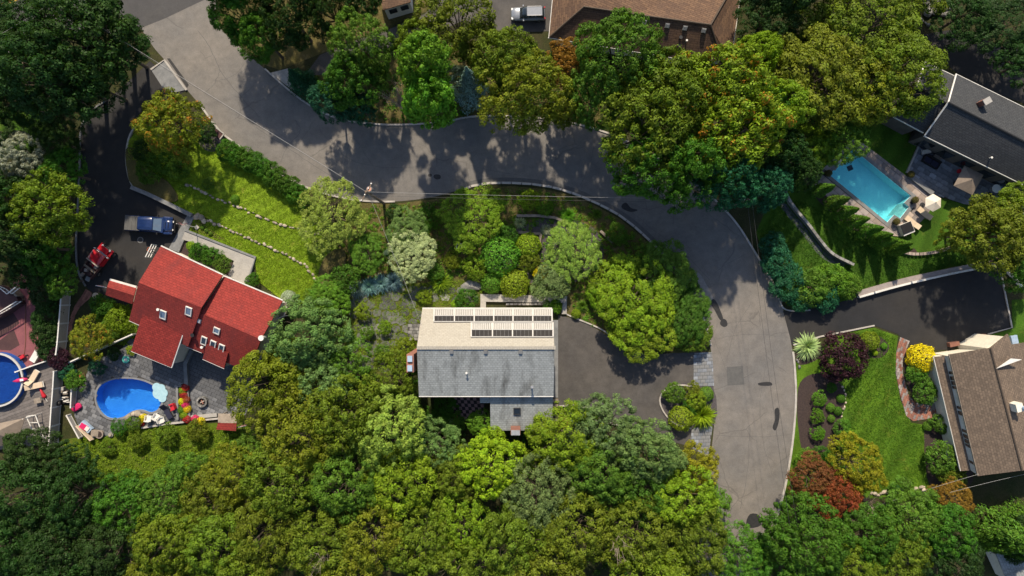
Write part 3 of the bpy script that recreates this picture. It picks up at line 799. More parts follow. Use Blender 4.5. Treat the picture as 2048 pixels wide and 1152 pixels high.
MB().box(tuple(P(1700, 336, -1.45)), (.6, .6, .08), .4).build('floor_drain', M['navyc'], pr)
a, b = P(1672, 316, .55), P(1686, 328, .5)
MB().bar(a, b, .5, .08).bar(a + Vector((0, 0, -.28)), a.lerp(b, .25) + Vector((0, 0, -.28)), .4, .5).build('diving_board', M['white'], pr)
PT_U = W([(1840, 286), (1813, 345), (1863, 389), (1897, 398), (1927, 408), (1982, 416), (2060, 440), (2070, 400), (1990, 350), (1905, 300), (1860, 276)])
up = struct(slab('upper_patio', PT_U, None, .034, M['joint']))
pave(up, 'paver', PT_U, .034, .08, (.8, .55), R(-30), [M['pavb'], pm('dim_cobble', (.17, .185, .21), (.12, .13, .15), 1.5, .85, .4, rand=.3)], .03, most=300)
tag(ribbon('terrace_step', W([(1816, 351), (1862, 388)]), .55, 0, .4, M['concd']), 'dark stone step between the pool terrace and upper patio', 'step')
tag(ribbon('patio_kerb', W([(1838, 288), (1812, 346)]), .2, 0, .25, M['conc']), 'thin pale wall at the left end of the upper patio', 'wall')
# retaining wall across the right lawn
rw = tag(empty('lawn_wall'), 'long curved stone capped retaining wall crossing the right lawn', 'wall')
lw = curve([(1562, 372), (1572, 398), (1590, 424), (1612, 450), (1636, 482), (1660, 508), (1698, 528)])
ribbon('wall_body', W(lw), .24, 0, .7, M['rockg'], rw)
proto = None; blk = MB().box((0, 0, .76), (.62, .3, .1))
for p, a in along(W(lw), .65):
    o = blk.build('cap_stone', M['rockg'], rw, wspace=False) if proto is None else link(proto.copy(), rw); proto = proto or o
    o.location = (p.x, p.y, 0); o.rotation_euler = (0, 0, a)
struct(ribbon('wall_shade_strip', W([(p[0] - 10, p[1] + 4) for p in lw]), .75, 0, .012, M['paver']))  # dark strip: the wall's shaded side and shadow laid down as colour
dw = tag(empty('driveway_wall'), 'white railed brick wall along the black right driveway', 'wall')
ribbon('brick_cap', W(curve([(1712, 588), (1800, 563), (1900, 541), (1985, 525)], n=4)), .6, 0, .5, M['pavt2'], dw)
ribbon('white_rail', W(curve([(1714, 594), (1800, 570), (1900, 547), (1985, 531)], n=4)), .22, .0, .62, M['white'], dw)
for q in ((1748, 584), (1822, 564), (1900, 547), (1960, 535)): MB().box(tuple(P(*q, .45)), (.2, .2, .9)).build('post', M['white'], dw)
tag(ribbon('corner_wall', W([(2000, 528), (2042, 577)]), .2, 0, .5, M['white']), 'white rail at the far corner of the black right driveway', 'rail')
# brick path of the house at right
BP = W([(1800, 674), (1819, 682), (1805, 718), (1805, 747), (1817, 790), (1830, 806), (1857, 802), (1876, 798), (1893, 832), (1826, 842), (1812, 832), (1800, 790), (1791, 747), (1792, 705)])
bp = struct(slab('brick_path', BP, None, .03, M['joint']))
pave(bp, 'brick', BP, .03, .065, (.5, .26), R(70), [M['brick'], M['pavt2']], .02)
# brick path and curb by the shed at left
BP2 = W(curve([(172, 578), (185, 590), (160, 615), (148, 640), (143, 670)], n=3) + curve([(136, 668), (140, 640), (150, 612), (165, 590)], n=3))
bp2 = struct(slab('brick_path', BP2, None, .03, M['joint']))
pave(bp2, 'brick', BP2, .03, .06, (.45, .25), R(60), [M['brick']], .02)
# concrete walk with planting bed above the red house
cw = tag(empty('concrete_walk'), 'pale concrete walk bending round the planting bed above the red roof', 'walkway')
slab('walk', W([(373, 462), (512, 516), (494, 570), (458, 552), (470, 522), (397, 488), (366, 479)]), 0, .3, M['conc'], cw)
ribbon('curb', W([(372, 460), (513, 515), (495, 572)]), .22, 0, .42, M['concd'], cw)
for k in range(4):
    t = k * .25; a1, b1 = (338 + t * 22, 497 + t * 8), (377 + t * 14, 427 + t * 6); t2 = t + .24
    a2, b2 = (338 + t2 * 22, 497 + t2 * 8), (377 + t2 * 14, 427 + t2 * 6)
    slab('step', W([a1, b1, b2, a2]), 0, .08 + .07 * k, M['concd'], cw)
# ================================================================ BUILDINGS
CAM = Vector((0, 0, HC))
class Plane:
    def __init__(s, a, b, c):
        s.a = Vector(a); n = (Vector(b) - s.a).cross(Vector(c) - s.a).normalized()
        s.n = n if n.z > 0 else -n
        u = Vector((0, 0, 1)).cross(s.n); s.u = Vector((1, 0, 0)) if u.length < .02 else u.normalized()
        s.v = s.n.cross(s.u)
    def hit(s, px, py, lift=0.0):
        d = P(px, py) - CAM
        t = (s.a + s.n * lift - CAM).dot(s.n) / d.dot(s.n)
        return CAM + d * t

def box_on(mb, o, u, v, n, du, dv, z0, z1):
    q = [(-.5, -.5), (.5, -.5), (.5, .5), (-.5, .5)]
    vv = [o + u * a * du + v * b * dv + n * z for z in (z0, z1) for a, b in q]
    return mb.add(vv, [(3, 2, 1, 0), (4, 5, 6, 7), (0, 1, 5, 4), (1, 2, 6, 5), (2, 3, 7, 6), (3, 0, 4, 7)])

def turn(pl, ang):
    u = pl.u * math.cos(ang) + pl.v * math.sin(ang)
    return u, pl.n.cross(u)

def skylight(parent, pl, px, py, w, l, glass, frame='white'):
    o = pl.hit(px, py)
    mb = MB()
    for s_ in (-1, 1):
        box_on(mb, o + pl.u * s_ * (w / 2 - .05), pl.u, pl.v, pl.n, .1, l, -.05, .16)
        box_on(mb, o + pl.v * s_ * (l / 2 - .05), pl.u, pl.v, pl.n, w - .2, .1, -.05, .155)
    f = mb.build('skylight', M[frame], parent)
    box_on(MB(), o, pl.u, pl.v, pl.n, w - .2, l - .2, -.05, .11).build('pane', M[glass], f)

def roof_vent(parent, pl, px, py, s_=.45, m='steel'):
    o = pl.hit(px, py)
    mb = box_on(MB(), o, pl.u, pl.v, pl.n, s_, s_, -.03, .08)
    box_on(mb, o, pl.u, pl.v, pl.n, s_ * .75, s_ * .75, .08, .18)
    mb.build('roof_vent', M[m], parent)

def pipe(parent, pl, px, py, h=.5, r=.07, m='steel'):
    o = pl.hit(px, py)
    MB().cyl((o.x, o.y, o.z - .05), r, h, 10).cyl((o.x, o.y, o.z + h - .05), r * 1.7, .07, 10).build('vent_pipe', M[m], parent)

def body(parent, A, B, mat, inset=.4, drop=.3, z0=0.0, name='wall'):
    """gabled body below two roof slopes; A, B = [eave, ridge, eave] at either end"""
    pts = [Vector(p) for p in A + B]
    c = sum(pts, Vector()) / 6
    ax = (Vector(B[1]) - Vector(A[1])); ax.z = 0; ax.normalize(); pn = Vector((-ax.y, ax.x, 0))
    out = []
    for p in pts:
        d = p - c; q = p.copy()
        q -= ax * math.copysign(inset, d.dot(ax))
        if abs(d.dot(pn)) > .6: q -= pn * math.copysign(inset, d.dot(pn))
        q.z -= drop; out.append(q)
    a0, a1, a2, b0, b1, b2 = out
    g_ = [Vector((q.x, q.y, z0)) for q in (a0, a2, b0, b2)]
    v = [a0, a1, a2, b0, b1, b2] + g_
    f = [(0, 1, 2, 7, 6), (3, 8, 9, 5, 4), (0, 6, 8, 3), (2, 5, 9, 7), (0, 3, 4, 1), (1, 4, 5, 2)]
    return obj(name, v, f, mat, parent, uv=True)

def gutter(parent, pts, m='white', w=.12):
    mb = MB()
    for a, b in zip(pts, pts[1:]):
        mb.bar(Vector(a) - Vector((0, 0, .1)), Vector(b) - Vector((0, 0, .1)), w, .16)
    mb.build('gutter', M[m], parent)

# ---------------------------------------------------- house in the middle
hs = tag(empty('house', (-2.8, -7, 0)), 'house with tan and grey roof slopes and a glazed band in the centre', 'house')
xl, xr = -10.05, 4.48
EN, RG, ES = (-2.32, 3.5), (-6.28, 7.95), (-11.65, 6.3)
roof('sunny_slope', [(xl, EN[0], EN[1]), (xr, EN[0], EN[1]), (xr, RG[0], RG[1]), (xl, RG[0], RG[1])], .22, M['rooftan'], hs)['label'] = 'steep tan shingled roof slope'
rg_ = roof('rear_slope', [(xl, RG[0] - .01, RG[1]), (xr, RG[0] - .01, RG[1]), (xr, ES[0], ES[1]), (xl, ES[0], ES[1])], .22, M['roofgrey'], hs)
rg_['label'] = 'shallow grey roof slope with dark streaks'
box = MB()
for k in range(58): box.box((xl + .13 + k * .2525, RG[0] - .02, RG[1] + .035), (.235, .36, .07))
box.build('ridge_cap', M['rooftan'], hs, uv=True)
body(hs, [(xl, *EN), (xl, *RG), (xl, *ES)], [(xr, *EN), (xr, *RG), (xr, *ES)], M['cream'], .35, .3)
gutter(hs, [(xl, ES[0] - .05, ES[1]), (xr, ES[0] - .05, ES[1])]); gutter(hs, [(xl, EN[0] + .06, EN[1]), (xr, EN[0] + .06, EN[1])])
pu = Plane((xl, *EN), (xr, *EN), (xr, *RG)); plo = Plane((xl, *RG), (xr, *RG), (xr, *ES))
def glazing(xs, y0, ym, y1):
    gz = MB()
    T = lambda x, y, l=0: pu.hit(x, y, l)
    fr = MB()
    for x in xs: fr.bar(T(x, y0, .12), T(x, y1, .12), .13, .16)
    for y in (y0, ym, y1): fr.bar(T(xs[0] - 1, y, .1), T(xs[-1] + 1, y, .1), .09, .14)
    f = fr.build('glazing_frame', M['blind'], hs)
    for a, b in zip(xs, xs[1:]):
        q = [T(a, ym, .04), T(b, ym, .04), T(b, y1, .04), T(a, y1, .04)]
        obj('pane', q, [(3, 2, 1, 0)], M['pane'], f)
        r_ = MB(); nn = 11
        for k in range(nn):
            t = a + (b - a) * (k + .5) / nn
            r_.bar(T(t, y0 + .8, .1), T(t, ym, .1), .105, .08)
        q = [T(a, y0, .05), T(b, y0, .05), T(b, ym, .05), T(a, ym, .05)]
        obj('blind_back', q, [(3, 2, 1, 0)], M['groove'], f)
        r_.build('ribbed_blind', M['blind'], f)
        m2 = MB()
        for k in range(1, 5):
            t = a + (b - a) * k / 5; m2.bar(T(t, ym, .05), T(t, y1, .05), .02, .03)
        m2.build('glazing_bar', M['concd'], f)
glazing([868, 909, 948.5, 987.5, 1026, 1065.5, 1104], 618.5, 631, 643)
glazing([942.5, 985, 1025, 1065.5, 1106], 645.5, 659, 673.5)
for x in (903, 971.5, 1041): roof_vent(hs, plo, x, 703.5, .42, 'concd')
pipe(hs, plo, 933.5, 745, .5, .07, 'white'); pipe(hs, plo, 1063.5, 772, .8, .09)
# left chimney and AC
ch = MB().box((-10.75, -7.95, 4.0), (.75, 1.9, 8.0)).build('chimney', M['brick'], hs)
for dy in (-.5, .5): MB().box((-10.75, -7.95 + dy, 8.12), (.5, .62, .25)).build('chimney_cap', M['bluem'], ch)
# rear wing
wl, wr = P(981, 861, 4.6).x, P(1105, 861, 4.6).x
yb = P(981, 861, 4.6).y
W5 = [(wl, -11.4, 5.7), (wr, -11.4, 5.7), (wr, yb, 4.6), (wl, yb, 4.6)]
roof('wing_roof', W5, .2, M['roofgrey'], hs); pw = Plane(*W5[:3])
slab('wing_wall', [(wl + .3, -11.2), (wr - .3, -11.2), (wr - .3, yb + .35), (wl + .3, yb + .35)], 0, 4.5, M['cream'], hs)
roof('porch_roof', [P(960, 790, 5.6), P(981, 790, 5.6), P(981, 806, 5.3), P(960, 806, 5.3)], .15, M['roofgrey'], hs)
skylight(hs, pw, 1034, 822, .8, .8, 'glassd', 'darkm')
c = P(1031, 859, 5.4)
ch = MB().box((c.x, c.y - .1, 2.9), (1.05, .75, 5.8)).build('chimney', M['brick'], hs)
MB().box((c.x, c.y - .25, 5.86), (.95, .55, .12)).build('chimney_cap', M['steel'], ch)
# windows and a door of the sides one could walk round to
for y in (-4.6, -7.8): MB().box((xr - .33, y, 2.0), (.08, 1.3, 1.3)).build('window', M['glassd'], hs)
MB().box((xr - .33, -9.8, 1.1), (.08, .95, 2.1)).build('door', M['white'], hs)

# ---------------------------------------------------- red roofed house
rh = tag(empty('house', P(390, 620)), 'large house with red shingled roofs beside the left driveway', 'house')
A = dict(nl=P(321, 493, 4.2), nr=P(445, 551, 4.2), rl=P(277, 565, 6.9), rr=P(403, 615, 6.9), sl=P(258, 641, 4.2), sr=P(376, 693, 4.2))
B = dict(nl=P(447, 553, 3.7), nr=P(565, 602, 3.7), rl=P(401, 626, 6.2), rr=P(522, 679, 6.2), sl=P(372, 693, 3.7), sr=P(497, 743, 3.7))
for D in (A, B):
    roof('sunny_slope', [D['nl'], D['nr'], D['rr'], D['rl']], .2, M['roofred'], rh)
    roof('rear_slope', [D['rl'] + Vector((-.01, -.02, 0)), D['rr'] + Vector((-.01, -.02, 0)), D['sr'], D['sl']], .2, M['roofred'], rh)
    body(rh, [D['nl'], D['rl'], D['sl']], [D['nr'], D['rr'], D['sr']], M['cream'], .4, .3)
    gutter(rh, [D['nl'] + Vector((.03, .08, 0)), D['nr'] + Vector((.03, .08, 0))])
gutter(rh, [A['sl'], A['sl'].lerp(A['sr'], .22)]); gutter(rh, [B['sl'], B['sl'].lerp(B['sr'], .25)])
pa = Plane(A['rl'], A['rr'], A['sl']); pb = Plane(B['rl'], B['rr'], B['sl'])
Cc = [P(285, 629, 4.95), P(367, 661, 4.95), P(342, 735, 3.5), P(262, 702, 3.5)]
roof('side_roof', Cc, .2, M['roofred2'], rh)
gutter(rh, [Cc[1] + Vector((.05, 0, 0)), Cc[2] + Vector((.05, 0, 0)), Cc[3]])
cw_ = [c_.lerp(sum(Cc, Vector()) / 4, .12) for c_ in Cc]; slab('side_wall', cw_, 0, 3.3, M['cream'], rh)
Dd = [P(413, 688, 4.65), P(456, 706, 4.65), P(448, 737, 3.8), P(405, 718, 3.8)]
roof('dormer_roof', Dd, .2, M['roofred'], rh); gutter(rh, [Dd[2], Dd[3]])
slab('bay_wall', [c_.lerp(sum(Dd, Vector()) / 4, .12) for c_ in Dd], 0, 3.5, M['cream'], rh)
pd = Plane(*Dd[:3])
for q in ((327, 629), (378, 622)): skylight(rh, pa, *q, .72, 1.1, 'glassb')
skylight(rh, pb, 434, 661, .72, .8, 'glassb')
for q in ((408.5, 681), (426.5, 689), (443.5, 696.5)): skylight(rh, pb, *q, .66, 1.1, 'glassd')
roof_vent(rh, pb, 398, 641, .5, 'white'); pipe(rh, pa, 319, 619, .4, .09, 'white'); pipe(rh, pb, 388.5, 670, .5, .13, 'black'); pipe(rh, pb, 407, 694, .5, .09, 'white')
c = P(523, 676, 6.0); MB().cyl((c.x, c.y, 5.2), .3, 1.0, 14).build('vent_drum', M['white'], rh)
# balcony and steps at the right gable
MB().box(tuple(P(560, 620, 1.4)), (1.6, 2.2, .15), R(-24)).build('balcony_floor', M['wood'], rh)
mb = MB()
for a, b in (((553, 600), (575, 606)), ((575, 606), (568, 632)), ((568, 632), (548, 640))): mb.bar(P(*a, 2.3), P(*b, 2.3), .08)
for a in ((553, 600), (575, 606), (568, 632), (548, 640)): mb.bar(P(*a, 2.3), P(a[0], a[1], 2.3) - Vector((0, 0, 2.3)), .08)
mb.build('balcony_rail', M['white'], rh)

# ---------------------------------------------------- small gabled shed next to it
sh = tag(empty('shed', P(241, 583)), 'small red roofed shed at the foot of the left driveway', 'shed')
s = dict(nl=P(219, 561, 2.6), nr=P(272, 576, 2.6), rl=P(214, 574, 3.3), rr=P(268, 591, 3.3), sl=P(211, 590, 2.6), sr=P(264, 608, 2.6))
roof('sunny_slope', [s['nl'], s['nr'], s['rr'], s['rl']], .12, M['roofred'], sh); roof('rear_slope', [s['rl'] + Vector((0, -.01, 0)), s['rr'] + Vector((0, -.01, 0)), s['sr'], s['sl']], .12, M['roofred'], sh)
body(sh, [s['nl'], s['rl'], s['sl']], [s['nr'], s['rr'], s['sr']], M['cream'], .2, .15); gutter(sh, [s['nl'] + Vector((0, .1, 0)), s['nr'] + Vector((0, .1, 0))], w=.25)

# ---------------------------------------------------- brown hipped house at the top
bh = tag(empty('house', P(1290, 20)), 'brown hipped roof house behind the trees at the top', 'house')
z1, z2 = 3.2, 5.6
p1, p2, p3, p4 = P(1098, 75, z1), P(1402, 124, z1), P(1462, 118, z1), P(1490, -70, z1)
p5, r1, r2, r3 = P(1112, -70, z1), P(1168, 14, z2), P(1268, 29, z2), P(1421, 50, z2)
roof('rear_slope', [p1, p2, p3.lerp(p2, .3), r3, r2, r1], .18, M['roofbrn'], bh)
roof('right_hip', [p3.lerp(p2, .3), p3, p4, r3], .18, M['roofbrn'], bh)
roof('left_hip', [p1, r1, P(1158, -60, z2), p5], .18, M['roofbrn'], bh)
roof('sunny_slope', [r1, r2, r3, p4, P(1158, -60, z2)], .18, M['roofbrn'], bh)
slab('wall', [q.lerp(P(1290, 10, 0), .06) for q in (p1, p2, p3, p4, p5)], 0, 2.95, M['cream'], bh)
gutter(bh, [p1 + Vector((-.1, 0, 0)), p1, p2]); gutter(bh, [p3, p4]); gutter(bh, [p5, p1])
pbh = Plane(p1, p2, r2)
for q in ((1289, 44), (1334.5, 51), (1370, 56), (1407.5, 61)): roof_vent(bh, pbh, *q, .5)
for q in ((1360, 77), (1357, 93)): pipe(bh, pbh, *q, .4, .12, 'black')
pipe(bh, pbh, 1372, 83, .4, .07, 'white')
cv = MB(); cv.tube([p1.lerp(r1, .02) + Vector((0, 0, .05)), r1 + Vector((0, 0, .06)), r2 + Vector((0, 0, .06)), r3 + Vector((0, 0, .06)), p3.lerp(p2, .3) + Vector((0, 0, .05))], .11, 5)
cv.tube([r3 + Vector((0, 0, .06)), p4 + Vector((0, 0, .06))], .11, 5); cv.build('hip_cap', M['rooftpe'], bh)

# ---------------------------------------------------- white walled house at the top edge
wh = tag(empty('house', P(790, -10)), 'white walled brown roofed cottage cut off by the top edge', 'house')
roof('roof', [P(748, -60, 3.2), P(816, -90, 3.4), P(821, 4, 3.0), P(766, 20, 3.0)], .15, M['roofbrn'], wh)
wq = [P(768, 18, 3.0), P(819, 3, 3.0), P(814, -80, 3.0), P(752, -55, 3.0)]
slab('wall', wq, 0, 2.85, M['white'], wh)
a, b = Vector(wq[0]), Vector(wq[1])
for t in (.3, .75):
    c = a.lerp(b, t); c.z = 1.9; MB().box(tuple(c + Vector((0, -.05, 0))), (.9, .08, 1.0), math.atan2((b - a).y, (b - a).x)).build('window', M['glassd'], wh)

# ---------------------------------------------------- slate roofed house at the right
dh = tag(empty('house', P(1980, 260)), 'long slate roofed house above the turquoise pool terrace', 'house')
def gable(par, nl, nr, rl, rr, sl, sr, m, wall, t=.2, trim='white'):
    roof('sunny_slope', [nl, nr, rr, rl], t, m, par); roof('rear_slope', [rl + Vector((-.01, -.02, 0)), rr + Vector((-.01, -.02, 0)), sr, sl], t, m, par)
    body(par, [nl, rl, sl], [nr, rr, sr], wall, .45, .3)
    gutter(par, [nl, nr], trim, .14); gutter(par, [sl, sr], trim, .14)
    MB().bar(nl + Vector((0, 0, .03)), rl + Vector((0, 0, .03)), .14, .1).bar(rl + Vector((0, 0, .03)), sl + Vector((0, 0, .03)), .14, .1).build('rake_trim', M[trim], par)
    MB().tube([rl + Vector((0, 0, .05)), rr + Vector((0, 0, .05))], .12, 6).build('ridge_cap', m, par)
gable(dh, P(1912, 148, 4.3), P(2130, 255, 4.3), P(1896, 205, 6.6), P(2115, 318, 6.6), P(1849, 271, 4.3), P(2090, 390, 4.3), M['roofnav'], M['darkwall'])
gable(dh, P(1850, 124, 3.9), P(1911, 153, 3.9), P(1832, 175, 6.1), P(1895, 208, 6.1), P(1788, 233, 3.9), P(1848, 265, 3.9), M['roofnav'], M['darkwall'])
pdn = Plane(P(1912, 148, 4.3), P(2130, 255, 4.3), P(1896, 205, 6.6)); pds = Plane(P(1896, 205, 6.6), P(2115, 318, 6.6), P(1849, 271, 4.3))
o_ = pdn.hit(1959, 208)
ch = MB().box((o_.x, o_.y, o_.z + .3), (.75, .55, 1.8), R(30)).build('chimney', M['brick'], dh); MB().box((o_.x, o_.y, o_.z + 1.24), (.85, .65, .1), R(30)).build('chimney_cap', M['conc'], ch)
pipe(dh, pds, 1980, 316, .3, .07, 'white')
for k in range(5):
    t = .12 + k * .17; c = P(1849, 271, 4.3).lerp(P(2090, 390, 4.3), t); c = c + Vector((.25, .4, 0)); c.z = 1.3
    MB().box(tuple(c), (1.5, .1, 2.0), R(-26)).build('patio_door', M['glassd'], dh)

# ---------------------------------------------------- taupe roofed house at the right
th = tag(empty('house', P(1990, 820)), 'cream house with taupe shingle roof and brick path at the right', 'house')
e1, e2, g1, g2 = P(1899, 709, 4.0), P(1957, 952, 4.0), P(1981, 696, 6.0), P(2044, 941, 6.0)
f1, f2 = P(2070, 682, 4.0), P(2135, 928, 4.0)
roof('left_slope', [e1, g1, g2, e2], .2, M['rooftpe'], th); roof('right_slope', [g1 + Vector((.02, 0, 0)), f1, f2, g2 + Vector((.02, 0, 0))], .2, M['rooftpe'], th)
body(th, [e1, g1, f1], [e2, g2, f2], M['cream'], .35, .25)
gutter(th, [e1, e2], 'wood'); MB().tube([g1 + Vector((0, 0, .05)), g2 + Vector((0, 0, .05))], .1, 6).build('ridge_cap', M['rooftpe'], th)
q1, q2, q3, q4 = P(1868, 714, 2.5), P(1889, 712, 2.9), P(1941, 941, 2.9), P(1922, 942, 2.5)
roof('pent_roof', [q1, q2, q3, q4], .15, M['rooftpe'], th); gutter(th, [q1, q4])
slab('lower_wall', [q1.lerp(q2, .25), q2, q3, q4.lerp(q3, .25)], 0, 2.4, M['cream'], th)
q = [P(1889.5, 713, 2.88), P(1941.5, 941, 2.88), P(1956, 950, 3.85), P(1898, 712, 3.85)]
obj('upper_wall', q + [v + Vector((.12, 0, 0)) for v in q], [(0, 1, 2, 3), (7, 6, 5, 4), (0, 4, 5, 1), (1, 5, 6, 2), (2, 6, 7, 3), (3, 7, 4, 0)], M['white'], th)
def onw(t, r): return q[0].lerp(q[1], t).lerp(q[3].lerp(q[2], t), r) + Vector((-.03, 0, .01))
for t0, n_ in ((.13, 4), (.43, 2), (.63, 4), (.9, 1)):
    for k in range(n_):
        t1, t2_ = t0 + k * .042, t0 + k * .042 + (.034 if 0 < k < 3 else .024); w4 = [onw(t1, .12), onw(t2_, .12), onw(t2_, .88), onw(t1, .88)]
        obj('window', w4 + [v + Vector((.05, 0, 0)) for v in w4], [(0, 1, 2, 3), (7, 6, 5, 4), (0, 4, 5, 1), (1, 5, 6, 2), (2, 6, 7, 3), (3, 7, 4, 0)], M['glassd'], th)
top = (f1 - e1); top.z = 0; top.normalize(); tn = Vector((-top.y, top.x, 0))
for t, zz in ((.3, 2.9), (.62, 3.2), (.5, 1.4)):
    c = e1.lerp(f1, t); c.z = zz; c = c - tn * .28
    MB().box(tuple(c), (1.5, .1, .7), math.atan2(top.y, top.x)).build('window', M['glassd'], th)
# cross wing at the top right
k1, k2, k3, k4 = P(1981, 696, 6.05), P(2016, 668, 5.2), P(2031, 714, 5.2), P(1994, 737, 6.1)
roof('wing_roof', [k1, k2, k3, k4], .2, M['rooftpe'], th); slab('wing_wall', [k1.lerp(k3, .1), k2.lerp(k4, .08), k3.lerp(k1, .08), k4.lerp(k2, .1)], 0, 4.9, M['cream'], th)
roof('gable_return', [P(1994, 737, 6.25), P(2023, 717, 6.25), P(2044, 719, 6.25)], .12, M['white'], th)
MB().box(tuple(P(2031, 694, 4.2)), (.7, 2.6, .3), R(12)).build('awning', M['bluem'], th)
pth = Plane(g1, f1, g2); o_ = pth.hit(2025, 812)
chy = MB().box((o_.x, o_.y, o_.z + .45), (.75, .9, 1.3), R(15)).build('chimney', M['cream'], th)
MB().cyl((o_.x + .35, o_.y, o_.z + 1.1), .2, .35, 10).build('chimney_pot', M['bluem'], chy)
# brick planters against its top wall
for a, b in (((1897, 690), (1916, 686)), ((1946, 678), (1970, 672))):
    MB().bar(P(*a, .3), P(*b, .3), .5, .6).build('planter', M['brick'], th)

# ---------------------------------------------------- porch at the far left, canopy, bottom right roof
po = tag(empty('porch', P(0, 600)), 'dark porch floor with white railings at the left edge', 'porch')
slab('floor', W([(-80, 560), (0, 572), (34, 596), (38, 608), (0, 634), (-80, 660)], 1.2), 0, 1.2, M['brownp'], po)
for pts in ([(-60, 655, 2.1), (2, 622, 2.1), (33, 603, 2.1)], [(-40, 560, 2.1), (2, 578, 2.1), (14, 588, 2.1)], [(14, 588, 2.1), (33, 573, 2.1)]):
    mb = MB(); q = [P(*p) for p in pts]
    for a, b in zip(q, q[1:]):
        mb.bar(a, b, .1, .08); mb.bar(a - Vector((0, 0, .75)), b - Vector((0, 0, .75)), .08)
        n_ = int((b - a).length / .3)
        for k in range(n_ + 1):
            c = a.lerp(b, k / max(1, n_)); mb.bar(c, c - Vector((0, 0, .9)), .05)
    mb.build('railing', M['white'], po)
for k in range(4): slab('step', W([(34 + k * 3.6, 576 + k * 2), (37.4 + k * 3.6, 578 + k * 2), (49 + k * 0, 592 + k), (44, 594)][:4]) if k == 0 else W([(28 + k * 4, 582 + k * 2), (31.6 + k * 4, 580 + k * 2), (39 + k * 4, 594 + k * 2), (35.4 + k * 4, 596 + k * 2)]), 0, 1.15 - .22 * k, M['wood'], po)
cn = tag(empty('canopy', P(0, 862)), 'grey pitched gazebo roof at the bottom left deck', 'canopy')
a_, b_, c_, d_ = P(-70, 860, 2.6), P(50, 836, 2.6), P(34, 882, 2.6), P(-70, 915, 2.6); ap_ = P(-12, 866, 3.7)
for q in ((a_, b_, ap_), (b_, c_, ap_), (c_, d_, ap_)): roof('canopy_panel', q, .06, M['tancl'], cn)
for q in (b_, c_): MB().bar(q.lerp(ap_, .08), Vector((q.lerp(ap_, .08).x, q.lerp(ap_, .08).y, 0)), .1).build('post', M['white'], cn)
br = tag(empty('shed', P(2020, 1110)), 'pale grey roofed shed almost hidden by trees in the bottom right corner', 'shed')
roof('roof', [P(1992, 1108, 2.6), P(2040, 1096, 3.0), P(2070, 1150, 3.0), P(2020, 1175, 2.6)], .15, M['roofgrey'], br)
slab('wall', [P(1997, 1112, 2.5), P(2040, 1102, 2.5), P(2062, 1148, 2.5), P(2022, 1166, 2.5)], 0, 2.4, M['cream'], br)
# ================================================================ VEHICLES AND SMALL THINGS
def loft(mb, secs, n=12, p=3.0):
    """skin through rounded cross sections (x, half width, z bottom, z top)"""
    b = len(mb.v)
    for x, hw, z0, z1 in secs:
        for k in range(n):
            a = 2 * math.pi * (k + .5) / n; ca, sa = math.cos(a), math.sin(a)
            q = (abs(ca) ** p + abs(sa) ** p) ** (-1 / p)
            mb.v.append(Vector((x, ca * q * hw, (z0 + z1) / 2 + sa * q * (z1 - z0) / 2)))
    for i in range(len(secs) - 1):
        for k in range(n):
            k2 = (k + 1) % n; mb.f.append((b + i * n + k, b + (i + 1) * n + k, b + (i + 1) * n + k2, b + i * n + k2))
    mb.f.append(tuple(b + k for k in range(n))); mb.f.append(tuple(b + (len(secs) - 1) * n + k for k in range(n))[::-1])
    return mb

def wheels(t, xs, yw, r, w=.24):
    for x in xs:
        for s_ in (-1, 1):
            y = s_ * yw
            v = MB(); n = 18
            v.add([(x + math.cos(6.2832 * k / n) * r, y + q * w / 2, r + math.sin(6.2832 * k / n) * r) for q in (-1, 1) for k in range(n)],
                  [tuple(range(n)), tuple(range(n, 2 * n))[::-1]] + [(k, n + k, n + (k + 1) % n, (k + 1) % n) for k in range(n)])
            wl_ = v.build('wheel', M['tyre'], t, wspace=False)
            v = MB(); rr = r * .6
            v.add([(x + math.cos(6.2832 * k / n) * rr, y + s_ * w * .5 + q * .012, r + math.sin(6.2832 * k / n) * rr) for q in (-1, 1) for k in range(n)],
                  [tuple(range(n)), tuple(range(n, 2 * n))[::-1]] + [(k, n + k, n + (k + 1) % n, (k + 1) % n) for k in range(n)])
            v.build('rim', M['chrome'], wl_, wspace=False)

def part(mb, name, m, t, smooth=False): return mb.build(name, M[m], t, smooth=smooth, wspace=False)

def quad(mb, pts): return mb.add(pts, [tuple(range(len(pts)))])

